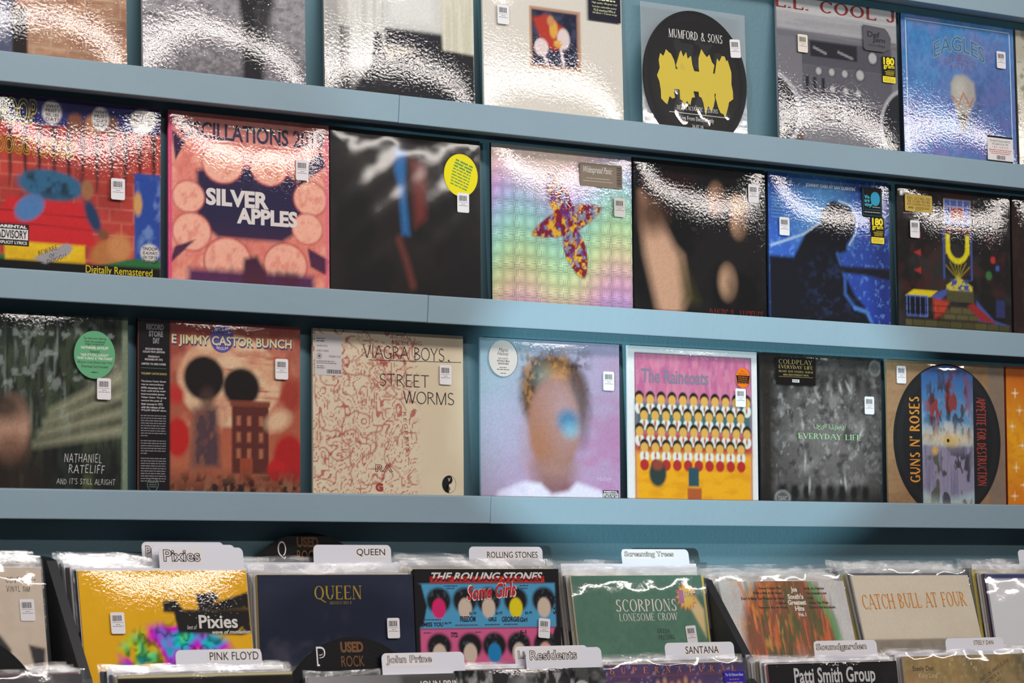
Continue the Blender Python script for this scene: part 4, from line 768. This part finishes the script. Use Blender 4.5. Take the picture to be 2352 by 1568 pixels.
# ------------------------------------------------------------------ the stepped record bins
rack = empty('record_rack', (0, -.18, 0)); tag(rack, 'black two-tier record bin rack standing under the ledges', 'rack')
Y0 = .18
def rack_part(name, x0, x1, y0, y1, z0, z1): link(name, box_me(name, x0, x1, y0+Y0, y1+Y0, z0, z1, .001), rack, M_BLACK)
rack_part('back_panel', -2.5, 2.6, .062, .074, .10, 1.02)
rack_part('tier_floor', -2.5, 2.6, -.17, .062, .760, .778)
rack_part('tier_floor', -2.5, 2.6, -.44, -.188, .622, .640)
rack_part('riser_panel', -2.5, 2.6, -.188, -.170, .10, .80)
rack_part('front_panel', -2.5, 2.6, -.458, -.440, .10, .72)
rack_part('plinth', -2.45, 2.55, -.43, .05, 0, .10)
def side(x, pts, name='divider_panel'):
    n = len(pts); v = [(x-.009, a+Y0, b) for a, b in pts]+[(x+.009, a+Y0, b) for a, b in pts]
    f = [tuple(range(n-1, -1, -1)), tuple(range(n, 2*n))]+[(i, (i+1) % n, n+(i+1) % n, n+i) for i in range(n)]
    link(name, mesh(name, v, f), rack, M_BLACK)
for x, (ya, za), (yb, zb) in ((-1.086, (.012, 1.112), (-.108, .942)), (.270, (0.0, 1.079), (-.153, .911)), (-2.45, (.01, 1.10), (-.12, .93)), (1.62, (.005, 1.09), (-.14, .92))):
    k = (zb-.80)/(za-zb); yc = max(yb+(yb-ya)*k, -.168)
    side(x, [(.060, .78), (yc, .78), (yc, .80), (yb, zb), (ya, za), (.03, za+.004), (.060, za+.004)])
for x in (-1.160, .151, -2.45, 1.50):
    side(x, [(-.19, .642), (-.436, .642), (-.436, .72), (-.34, .86), (-.25, .93), (-.19, .93)])

# poly bag shapes shared by the filed records (clear film standing proud of the sleeve)
def bag_me(seed, w, h, ext, z0, n=30, rows=14, over=.004, amp=.0024):
    V = []; F = []
    for side_ in (0, 1):
        r_ = np.random.RandomState(seed+side_); gx = np.linspace(-w/2-over, w/2+over, n+1); gz = z0+(h+ext-z0)*np.linspace(0, 1, rows+1)**.8
        X, Zm = np.meshgrid(gx, gz); t = np.clip((Zm-(h-.05))/(.05+ext), 0, 1)
        wv = waves(X, Zm*1.5, seed+side_*31, .05, 1.0, 9)
        Y = (-.0012 if side_ == 0 else .0052)+wv*(amp*t**1.5+.0004)*.8+(.0028*(t**3) if side_ == 0 else -.0028*t**3)
        Zm = Zm+t**4*.0025*waves(X, X*0+side_, seed+7, .09, 1.0, 5)
        b = len(V); V += list(zip(X.ravel(), Y.ravel(), Zm.ravel()))
        for j in range(rows):
            for i in range(n):
                q = (b+j*(n+1)+i, b+j*(n+1)+i+1, b+(j+1)*(n+1)+i+1, b+(j+1)*(n+1)+i); F.append(q if side_ == 0 else q[::-1])
    return mesh('poly_bag', V, F, True)
BAGS = [bag_me(100+9*k, .312, .311, .014+.003*(k % 3), .215) for k in range(5)]
BAGS_LOW = [bag_me(170+9*k, .312, .311, .006+.002*(k % 3), .215, amp=.0018) for k in range(5)]
EDGE = ['#d8d4d0', '#c9bda8', '#2a2628', '#8f8a90', '#b9b0a4', '#3a3450', '#d3cfc8', '#6f4a54', '#a9a39a', '#47525f', '#e0dcd8', '#8a7a62', '#1d1b1e', '#c5b04a', '#9fb0b8']
EDGE_NAME = dict(zip(EDGE, ('white', 'tan', 'black', 'grey', 'beige', 'dark violet', 'off-white', 'plum', 'pale grey', 'slate', 'bright white', 'brown', 'jet black', 'mustard', 'pale blue')))
SL = {}
def sleeve_me(h):
    if h not in SL:
        SL[h] = box_me('sleeve', -.156, .156, 0, .0034, 0, .311, .0005); SL[h].materials.append(flat(h, .55))
    return SL[h]
def stack(xl, ytop, ztop, lean, n, seed, label, group, step=.0062, rise=.0007, i0=1, bags=None, jit=.004):
    bags = bags or BAGS
    r_ = random.Random(seed); L = math.radians(lean)
    for i in range(i0, n):
        y = ytop+i*step; z = ztop+i*rise+r_.uniform(-jit, jit)
        o = empty('filed_record', (xl+.157+r_.uniform(-.004, .003), y-.311*math.sin(L), z-.311*math.cos(L)), lean)
        h = EDGE[r_.randrange(len(EDGE))]
        tag(o, EDGE_NAME[h]+'-edged '+label, 'record', group)
        link('sleeve', sleeve_me(h), o); link('poly_bag', bags[r_.randrange(5)], o, M_BAG)
def bin_rec(label, xl, ytop, ztop, lean, edge, rz=0.0, grp='front records in the upper bin tier', w=.313):
    L = math.radians(lean); return Rec('bin_record', label, xl, ytop-.311*math.sin(L), ztop-.311*math.cos(L), lean, w=w, h=.311, t=.0038, edge=edge, rz=rz, group=grp)
def bag(r, seed): link('poly_bag', bag_me(seed, r.w, r.h, .013 if seed < 300 else .007, .03, 40, 40, .005, .0011), r.root, M_BAGF, (0, -.0016, 0))

YB_, UP = -.010, 'front records in the upper bin tier'
cols = [(-1.431, 1.103, 14, 9, 'record filed behind the beige black-shaped cover in the bin'), (-1.052, 1.098, 14, 11, 'record filed behind the yellow cover in the bin'), (-.717, 1.091, 8.5, 10, 'record filed behind the navy gold-lettered cover in the bin'),
        (-.402, 1.100, 8, 9, 'record filed behind the blue and pink striped cover in the bin'), (-.058, 1.088, 14, 10, 'record filed behind the green cover in the bin'), (.287, 1.077, 20, 9, 'record filed behind the orange streaked cover in the bin'),
        (.620, 1.087, 21, 11, 'record filed behind the cream cover in the bin'), (.981, 1.090, 15, 12, 'record filed behind the plain white cover in the bin')]
for k, (xl, zt, ln, n, lb) in enumerate(cols): stack(xl, YB_, zt, ln, n, 40+k, lb, lb.replace('record filed', 'records filed'))
lows = [(-1.503, .968, 'dark grey'), (-1.129, .964, 'black'), (-.786, .9545, 'light grey'), (-.500, .958, 'black and silver'), (-.188, .961, 'purple'), (.180, .9555, 'black white-lettered'), (.510, .9625, 'olive gold'), (.850, .962, 'plain brown')]
for k, (xl, zt, cn) in enumerate(lows):
    lb = 'record filed behind the %s cover in the lower tier' % cn
    stack(xl, -.260, zt, 12, 8, 70+k, lb, lb.replace('record filed', 'records filed'), .0068, .0002, bags=BAGS_LOW, jit=.002)

# upper tier front records
r = bin_rec('beige record with black angular shapes and a handwritten note', -1.431, YB_, 1.103, 14, '#c2b2a0')
a = Art('#c8b7a5').noise(20, 20, 3, '#bfae9b', .5)
for p in ([(.55, .62), (.72, .70), (.80, .60), (.80, .50), (.86, .44), (.92, .52), (.90, .62), (.99, .60), (.98, .48), (.90, .38), (.95, .30), (.86, .24), (.80, .34), (.74, .42), (.72, .52)], [(.55, .30), (.75, .24), (.90, .14), (1.0, .2), (.96, .28), (.80, .20)]): a.poly(p, '#2a2425', 1, .008)
r.art(a); r.text('COVER VG+', .80, .925, .965, .955, '#2a2426', 'pen', name='pen_note'); r.text('VINYL NM', .80, .880, .93, .912, '#2a2426', 'pen', name='pen_note'); bag(r, 210); r.price(.905, .79)
r = bin_rec('bright yellow record with a rainbow crumpled blob and torn black bars', -1.052, YB_, 1.098, 14, '#dca409')
a = Art('#e2ab0a').noise(4, 4, 3, '#e8b31a', .5)
mk = np.maximum(sstep((np.hypot((a.U-.50)/.30, (a.V-.56)/.17)-1)*.15, .02), sstep((np.hypot((a.U-.70)/.18, (a.V-.56)/.13)-1)*.12, .02)); mk = mk*np.clip((a.nz(9, 9, 5)-.28)/.06, 0, 1)
hu = (a.nz(6, 6, 11)*1.9) % 1; rb = np.stack([.5+.5*np.cos(6.283*(hu-.0)), .45+.45*np.cos(6.283*(hu-.35)), .5+.5*np.cos(6.283*(hu-.68))], -1)*(.25+.9*np.abs(np.sin(a.nz(10, 10, 17)*11)))[..., None]
a.C = a.C*(1-mk[..., None])+np.clip(rb, 0, 1)*.75*mk[..., None]
a.poly([(.68, .88), (.80, .89), (.82, .85), (.78, .83), (1, .89), (1, .80), (.69, .795)], '#1b1714', 1, .006).poly([(.48, .845), (.56, .85), (.60, .80), (1, .80), (1, .68), (.94, .665), (.56, .685), (.54, .785), (.48, .79)], '#1b1714', 1, .006).noise(30, 30, 9, '#d9a410', .6, .68, .72, (.9, .66, 1, .8, .02)); r.art(a)
r.text('Pixies', .685, .703, .92, .772, '#d9d6d0', 'bold'); r.text('best of', .612, .700, .672, .722, '#d0ccc6', 'italic'); r.text('wave of mutilation', .76, .674, .992, .694, '#d0ccc6', 'bolditalic'); r.film(31, .0015, .0006, .16); r.price(.20, .735)
r = bin_rec('navy blue record with gold serif capitals and cloudy corners', -.717, YB_, 1.091, 8.5, '#c9a860')
a = Art('#1d2336').noise(5, 5, 3, '#2a3046', .6).rect(0, .82, 1, 1, '#3a3f52', .5, .12).ell(.5, .8, .42, .17, '#1a2033', .9, .05).noise(7, 7, 7, '#4a4450', .7, .55, .75, (.05, .45, .5, .75, .08)); r.art(a)
r.text('QUEEN', .355, .855, .66, .942, '#b5953a', 'serif', rough=.35, metal=.4); r.text('GREATEST HITS II', .45, .845, .59, .860, '#9a8038', 'serif'); r.film(32, .0022, .0006, .2, .0009); r.price(.85, .715)
r = bin_rec('record with blue and pink stripes of dark oval heads and red script title', -.402, YB_, 1.100, 8, '#1a1617')
a = Art('#1b1718', n=140).rect(.03, .682, .97, .922, '#4f9ac2', 1, .004).rect(.03, 0, .97, .678, '#cf5d8c', 1, .004).rect(.108, .925, .895, .958, '#c4291f', 1, .003).poly([(.0, .92), (.045, .92), (.08, .80), (.05, .69), (0, .69)], '#1b1718').poly([(.96, .68), (.93, .60), (.96, .4), (1, .4), (1, .68)], '#1b1718')
for us, vc, cs in (((.16, .338, .50, .69, .888), .83, ('#d1246a', '#cdbaa8', '#cdbaa8', '#e0cc14', '#cdbaa8')), ((.154, .363, .53, .70, .885), .585, ('#cdbaa8', '#cdbaa8', '#1a80b8', '#cdbaa8', '#e0a090'))):
    for k, (u_, c_1) in enumerate(zip(us, cs)):
        a.ell(u_, vc, .082, .07, '#1c1718', 1, .01).noise(50, 50, 40+k, '#4a5a64', .6, .62, .66, (u_-.06, vc, u_+.06, vc+.06, .02)).ell(u_, vc-.042, .046, .055, c_1, 1, .005)
r.art(a)
t_ = fit(text_geo('THE ROLLING STONES', 'bolditalic'), r.X(.115), r.Z(.938), r.X(.885), r.Z(.982)); ink('title_lettering', t_, -.0009, '#d8d2d2', r.root)
r.panel([(.108, .925), (.895, .925), (.895, .946), (.108, .946)], '#c4291f', 'title_band', -.0010); ink('title_lettering', fit(text_geo('THE ROLLING STONES', 'bolditalic'), r.X(.115), r.Z(.932), r.X(.885), r.Z(.950)), -.0011, '#241516', r.root)
r.text('Some Girls', .345, .835, .70, .925, '#e0c8c8', 'bolditalic', rot=4, y=-.0010); r.text('Some Girls', .352, .842, .693, .918, '#b8282e', 'bolditalic', rot=4, y=-.0012)
for b, u0, v0, u1, v1 in (('MISS YOU', .052, .692, .185, .715), ('$6.99', .195, .702, .24, .716), ('FREEDOM', .30, .715, .405, .745), ('GIRLS', .495, .716, .55, .738), ('GEORGIE', .587, .712, .71, .74), ('Girl', .713, .710, .765, .735), ('$6.99', .365, .75, .412, .768), ('$6.99', .545, .75, .592, .768), ('$6.99', .752, .75, .80, .768), ('6-1', .71, .645, .755, .668), ('PERMA-', .235, .648, .283, .66), ('STYLED', .235, .632, .283, .644)): r.text(b, u0, v0, u1, v1, '#22202c', 'bold' if b[0] not in '$' else 'fill', name='caption_lettering')
r.text('$6.99', .915, .785, 1.015, .815, '#22202c', 'fill', rot=90, name='caption_lettering'); r.lines([(None, .20, .905, .29, .913, 1), (None, .215, .892, .27, .9, 2), (None, .72, .905, .78, .913, 3), (None, .73, .89, .775, .898, 4), (None, .052, .725, .17, .732, 5), (None, .265, .694, .42, .701, 6), (None, .47, .694, .57, .702, 7), (None, .6, .694, .70, .702, 8), (None, .05, .655, .1, .662, 9), (None, .40, .655, .44, .662, 10)], '#3f4a66'); r.film(33, .0022, .0005, .2, .0003); r.price(.873, .673, -5)
r = bin_rec('green record with white serif capitals and a yellow starburst in its corner', -.062, YB_, 1.088, 14, '#e0d6c6', 2.0)
a = Art('#4c7460').noise(5, 5, 3, '#55806a', .6).rect(0, .93, 1, 1, '#476a60', .6, .05).noise(40, 40, 5, '#3f6452', .35)
st = [(.862+(.085 if q % 2 == 0 else .06)*math.cos(q*math.pi/14), .875+(.085 if q % 2 == 0 else .06)*math.sin(q*math.pi/14)) for q in range(28)]
a.poly([(.90, .92), (.99, .80), (.985, .64), (.88, .82)], '#d9c08a', 1, .01).poly(st, '#d9694a', 1, .004).poly([(.862+(x_-.862)*.86, .875+(z_-.875)*.86) for x_, z_ in st], '#dfc05a', 1, .004); r.art(a)
r.text('1', .805, .84, .842, .915, '#b070a0', 'black', name='starburst_lettering'); r.text('BRAIN', .85, .872, .93, .905, '#3f3a8a', 'pen', name='starburst_lettering')
r.text('SCORPIONS', .31, .795, .775, .865, '#dcd6cc', 'serif'); r.text('LONESOME CROW', .325, .742, .775, .785, '#d6d0c6', 'serif'); r.text('GREEK', .605, .668, .70, .695, '#1c1a1c', 'pen', rot=-3, name='pen_note'); r.text('PRESSING', .61, .632, .735, .66, '#1c1a1c', 'pen', rot=2, name='pen_note'); bag(r, 230); r.price(.865, .655, 3)
r = bin_rec('record with orange and green streaky oval on pale grey, white stacked title', .287, YB_, 1.077, 20, '#d2d0cc')
a = Art('#c9c8c6').noise(6, 6, 3, '#bdbcba', .6).ell(.50, .62, .38, .46, '#8a5238', 1, .03).noise(60, 6, 4, '#cf6a34', .9, .5, .62, (.14, .3, .86, 1, .06)).noise(50, 7, 8, '#4a5a30', .85, .52, .62, (.2, .3, .85, .98, .08)).noise(60, 8, 12, '#d89a4a', .7, .58, .68, (.12, .4, .5, .98, .06)).line([(.72, .98), (.84, .78), (.90, .5)], .045, '#4fa868', .8, .02).ell(.45, .50, .14, .07, '#2c3a26', .7, .05).ell(.70, .47, .10, .06, '#c9502a', .7, .05).ell(.55, .42, .06, .12, '#cfa090', .8, .05).ell(.5, .25, .3, .2, '#c2a89a', .8, .1).grain(.08); r.art(a)
for b, u0, v0, u1, v1 in (('Joe', .555, .925, .605, .965), ("South's", .52, .89, .645, .922), ('Greatest', .512, .855, .66, .886), ('Hits', .56, .818, .635, .848), ('Vol. I', .575, .785, .64, .808)): r.text(b, u0, v0, u1, v1, '#ddd8d0', 'black')
r.lines([('Games People Play', .30, .947, .48, .965, 'bold'), ('Walk a Mile in My Shoes', .25, .918, .48, .936, 'bold'), ("Don't It Make You Want to Go Home", .15, .888, .49, .906, 'bold'), ('Children', .42, .860, .50, .876, 'bold'), ('These Are Not My People', .27, .832, .505, .848, 'bold'), ('Birds of a Feather', .665, .947, .83, .963, 'bold'), ("The Greatest Love", .67, .918, .84, .934, 'bold'), ('Hush', .675, .890, .72, .905, 'bold'), ('I Knew You When', .68, .860, .84, .876, 'bold'), ('Down in the Boondocks', .68, .832, .89, .848, 'bold')], '#3a2c28', 'track_list'); bag(r, 240)
r = bin_rec('cream record with tall orange serif capitals over a grey-brown base', .620, YB_, 1.087, 21, '#ddd2c0')
a = Art('#d2c7b3').noise(5, 5, 3, '#ccc0aa', .5).rect(0, 0, 1, .60, '#857a6c', 1, .004).noise(16, 10, 5, '#958a7c', .7, box=(0, 0, 1, .6, .01)).grain(.04); r.art(a); r.text('CATCH BULL AT FOUR', .045, .795, .935, .888, '#cf8428', 'serif', rot=1.0); bag(r, 250)
r = bin_rec('plain white record with a thin navy edge along its top', .981, YB_, 1.090, 15, '#23264a')
a = Art('#d6d5d8').rect(0, .965, 1, 1, '#2c3568').rect(0, 0, .012, 1, '#2c2c50'); r.art(a); bag(r, 260)
# lower tier front records
LO = 'front records in the lower bin tier'
r = bin_rec('dark grey record at the lower tier end beside the black one', -1.503, -.26, .968, 12, '#b9b4b0', grp=LO); r.art(Art('#4d4a4e').noise(6, 6, 3, '#3a383c', .7)); bag(r, 310)
r = bin_rec('black record with cream edge filed below the yellow one', -1.129, -.26, .964, 12, '#d9cfae', grp=LO); r.art(Art('#17140f').noise(8, 8, 3, '#2a2420', .6).rect(.08, .86, .32, .94, '#100e0c').rect(0, .985, 1, 1, '#d3c9a0', 1, .003)); r.lines([(None, .10, .925, .31, .955, 3)], '#b9b4ac'); r.film(41, .0024, .0012, .15, .0006)
r = bin_rec('light grey record with dark corner and white capitals, lower tier', -.786, -.26, .9545, 12, '#d6d3d0', grp=LO); r.art(Art('#8f8c8e').grad((0, .5), '#a5a2a4', (.9, .9), '#5a5758').rect(.57, .90, 1, 1, '#4a4748', .9, .02)); r.text('JOHN PRINE', .68, .915, .965, .965, '#d5d1cc', 'bold'); r.film(42, .0020, .001, .2)
r = bin_rec('black and silver streaked record with round white emblem, lower tier', -.500, -.26, .958, 12, '#1b191b', grp=LO)
a = Art('#2a282a').noise(4, 8, 3, '#8f8c8e', .8).noise(30, 14, 6, '#bdbabb', .6, .55, .68).noise(6, 12, 9, '#0f0e10', .8, .5, .6).ring(.83, .87, .055, .012, '#c9c6c6').ell(.83, .87, .03, .03, '#8a8788', 1, .01); r.art(a); r.film(43, .0030, .0012, .18, .0008)
r = bin_rec('purple starry record with spaced orange capitals and small blue sticker', -.188, -.26, .961, 12, '#2a2430', grp=LO)
a = Art('#3d2c5c').noise(7, 7, 3, '#54386e', .7).noise(60, 60, 5, '#a89ac0', .7, .68, .72).line([(0, .935), (1, .945)], .008, '#7a3a3c').ell(.5, .83, .16, .09, '#6a3450', 1, .02).ell(.5, .80, .09, .07, '#8a90b0', .8, .02).ell(.12, .87, .08, .03, '#c9832a', .8, .015)
for q in range(7): a.ell(.36+.05*q, .89+.015*math.sin(q*2), .012, .02, '#d9a070', .9, .008)
r.art(a)
for k, ch in enumerate('SUPERNATURAL'): r.text(ch, .03+.079*k, .951, .060+.079*k, .985, '#d9772c', 'serif')
r.film(44, .0030, .0009, .2); o = r.sticker(rrect(-.0235, -.02, .0235, .02, .0005), '#2a2298', .905, .885, 'blue_sticker'); ink('sticker_lettering', fit(text_geo('The 10x Platinum Album'), -.0205, .0115, .0205, .0165), -.0002, '#d0cce0', o); ink('fine_print', merge([greek(-.012, .012, .006, .0025, 4), greek(-.019, .019, .0005, .0035, 6)]), -.0002, '#9a6a8a', o); bag(r, 350)
r = bin_rec('black record with tall white condensed lettering, lower tier', .180, -.26, .9555, 12, '#a8626c', grp=LO); r.art(Art('#1c191a').noise(5, 5, 3, '#2f2b2c', .7)); r.text('Patti Smith Group', .19, .86, .82, .975, '#c2c0c0', 'bold'); r.film(45, .0026, .0008, .2, .0010)
r = bin_rec('olive gold blurry record with a slanting handwritten note', .510, -.26, .9625, 12, '#c9b48a', grp=LO)
a = Art('#9a7d4c').noise(3, 3, 3, '#6f6440', .8, .4, .7).noise(4, 4, 6, '#b58a58', .7, .5, .7).rect(.93, 0, 1, 1, '#4a4638', .7, .05).noise(30, 30, 9, '#b5a070', .3).noise(40, 40, 12, '#d6c8a0', .7, .70, .74, (.25, .88, .6, .98, .03)); r.art(a); r.text('Steely Dan', .065, .908, .235, .945, '#3f2c24', 'fill'); r.text('Katy Lied', .11, .865, .26, .903, '#c9bf9a', 'fill')
r.text('LYRICS ON INNER SLEEVE', .585, .895, .885, .920, '#33261f', 'pen', rot=24, name='pen_note'); r.text('COVER 6', .66, .855, .78, .880, '#33261f', 'pen', rot=24, name='pen_note'); r.text('VG+', .75, .845, .80, .865, '#33261f', 'pen', rot=24, name='pen_note'); bag(r, 360)
r = bin_rec('plain brown record at the lower tier end beside the olive one', .850, -.26, .962, 12, '#5a4038', grp=LO); r.art(Art('#4a3430').noise(8, 8, 3, '#3a2826', .7)); bag(r, 370)

# ------------------------------------------------------------------ white divider cards with name tabs
def card(label, x0, x1, ytop, ztop, lean, th=.034, texts=(), zb=None, xl=None):
    L = math.radians(lean); zb = zb if zb is not None else .790
    Ht = (ztop-zb)/math.cos(L); w_ = x1-x0; body = Ht-th
    root = empty('divider_card', ((x0+x1)/2, ytop-Ht*math.sin(L), zb), lean); tag(root, label, 'divider card', 'white divider cards in the bins')
    cx = (xl+.157)-(x0+x1)/2 if xl is not None else 0.0
    a0, a1 = max(cx-.158, -.30), cx+.158; hw = w_/2; rr_ = .009
    pts = [(a0, 0), (a1, 0), (a1, body), (hw, body)]
    pts += [(hw-rr_+rr_*math.cos(math.radians(q)), Ht-rr_+rr_*math.sin(math.radians(q))) for q in range(0, 91, 15)]
    pts += [(-hw+rr_+rr_*math.cos(math.radians(q)), Ht-rr_+rr_*math.sin(math.radians(q))) for q in range(90, 181, 15)]
    pts += [(-hw, body), (a0, body)]
    link('card', prism_me('card', pts, 0, .0007), root, flat('#d5d5de', .4))
    for body_, f0, f1, t0, t1, style, col in texts:
        X0, X1 = -hw+f0*w_, -hw+f1*w_; Z0, Z1 = Ht-t1*th, Ht-t0*th
        link('paper_label', prism_me('paper_label', [(X0-.004, Z0-.003), (X1+.004, Z0-.003), (X1+.004, Z1+.003), (X0-.004, Z1+.003)], -.00015, 0), root, flat('#dad6d6', .5))
        ink('tab_lettering', fit(text_geo(body_, style), X0, Z0, X1, Z1), -.0004, col, root)
    return root
K = '#43323b'; P = '#2c2428'
card('tabbed card behind two others, outlined name half hidden, above the yellow record', -.908, -.752, .0385, 1.140, 14, .036, [('POLICE', .04, .48, .16, .74, 'outline', K)], xl=-1.052)
card('middle tabbed card sandwiched between two others above the yellow record', -.901, -.743, .0200, 1.137, 14, .034, [], xl=-1.052)
card('tabbed card with outlined name standing directly behind the yellow record', -.900, -.740, .0010, 1.134, 14, .033, [('Pixies', .05, .485, .10, .70, 'outline', K)], xl=-1.052)
card('tabbed card with plain capitals behind the navy gold-lettered record', -.579, -.420, .0322, 1.137, 8.5, .029, [('QUEEN', .55, .92, .22, .66, 'fill', P)], xl=-.717)
card('tabbed card with plain capitals behind the blue and pink striped record', -.254, -.092, .0322, 1.135, 8, .024, [('ROLLING STONES', .24, .93, .36, .80, 'fill', P)], xl=-.402)
card('tabbed card with outlined name behind the green record', .083, .242, .0258, 1.132, 14, .026, [('Screaming Trees', .04, .77, .14, .62, 'outline', K)], xl=-.058)
card('tabbed card behind the plain white record at the bin end', 1.117, 1.277, .0322, 1.133, 15, .028, [], xl=.981)
LZ = .652
card('lower tier tabbed card with plain capitals in front of the yellow record', -1.008, -.852, -.2265, .996, 12, .026, [('PINK FLOYD', .39, .96, .16, .64, 'fill', P)], LZ, -1.129)
card('lower tier tabbed card with outlined name beside the black disc', -.639, -.475, -.2480, .987, 12, .034, [('John Prine', .05, .60, .12, .56, 'outline', K)], LZ, -.786)
card('lower tier tabbed card peeking out behind another outlined one', -.361, -.206, -.2345, .992, 12, .028, [('Lid', .04, .2, .25, .72, 'outline', K)], LZ, -.500)
card('lower tier tabbed card with outlined name in front of the blue and pink record', -.349, -.188, -.2480, .990, 12, .034, [('Residents', .05, .67, .10, .58, 'outline', K)], LZ, -.500)
card('lower tier tabbed card with plain capitals in front of the green record', -.029, .129, -.2265, .992, 12, .026, [('SANTANA', .29, .77, .26, .74, 'fill', P)], LZ, -.188)
card('lower tier tabbed card with outlined name in front of the orange streaked record', .312, .467, -.2340, .991, 12, .030, [('Soundgarden', .03, .83, .16, .66, 'outline', K)], LZ, .180)
card('lower tier tabbed card with small capitals in front of the cream record', .643, .796, -.2340, .991, 12, .026, [('STEELY DAN', .48, .82, .20, .50, 'fill', P)], LZ, .510)

# ------------------------------------------------------------------ old discs reused as letter dividers
def disc_divider(label, x, ytop, ztop, lean, letter=None, lx=-.055, lz=.0, words=True, zb=.79):
    R0 = .15; L = math.radians(lean); cz = (ztop-zb)/math.cos(L)-R0; Ht = cz+R0
    root = empty('disc_divider', (x, ytop-Ht*math.sin(L), zb), lean); tag(root, label, 'vinyl record', 'old discs used as letter dividers')
    link('disc', prism_me('disc', circ(0, cz, R0, 96), 0, .0018), root, flat('#131214', .3))
    gs = []
    for k in range(10):
        ra = R0*(.95-.045*k); gs.append((np.array(circ(0, cz, ra, 90)+circ(0, cz, ra-.0006, 90)), [(i, (i+1) % 90, 90+(i+1) % 90, 90+i) for i in range(90)]))
    ink('groove', merge(gs), -.0001, '#1e1d20', root); ink('label_paper', ngon(circ(0, cz, .05, 48)), -.0001, '#3a2a24', root)
    if letter: ink('marker_letter', fit(text_geo(letter, 'bold'), lx-.0085, Ht-.044, lx+.0085, Ht-.014), -.0003, '#dcd6d8', root)
    if letter: ink('marker_letter', fit(text_geo(letter, 'fill'), lx-.0062, Ht-.0412, lx+.0062, Ht-.0168), -.0004, '#131214', root)
    if words: ink('marker_lettering', merge([fit(text_geo('USED', 'black'), -.022, Ht-.024, .022, Ht-.007), fit(text_geo('ROCK', 'fill'), -.022, Ht-.046, .022, Ht-.029)]), -.0003, '#6f4c2e', root)
disc_divider('black vinyl disc divider lettered Q behind the navy record', -.574, .058, 1.155, 8.5, 'Q', -.052)
disc_divider('black vinyl disc divider lettered P in front of the navy record', -.690, -.2358, 1.012, 12, 'P', -.060, zb=.70)
disc_divider('black vinyl disc divider in front of the beige record', -1.392, -.2358, 1.030, 12, None, words=False, zb=.72)
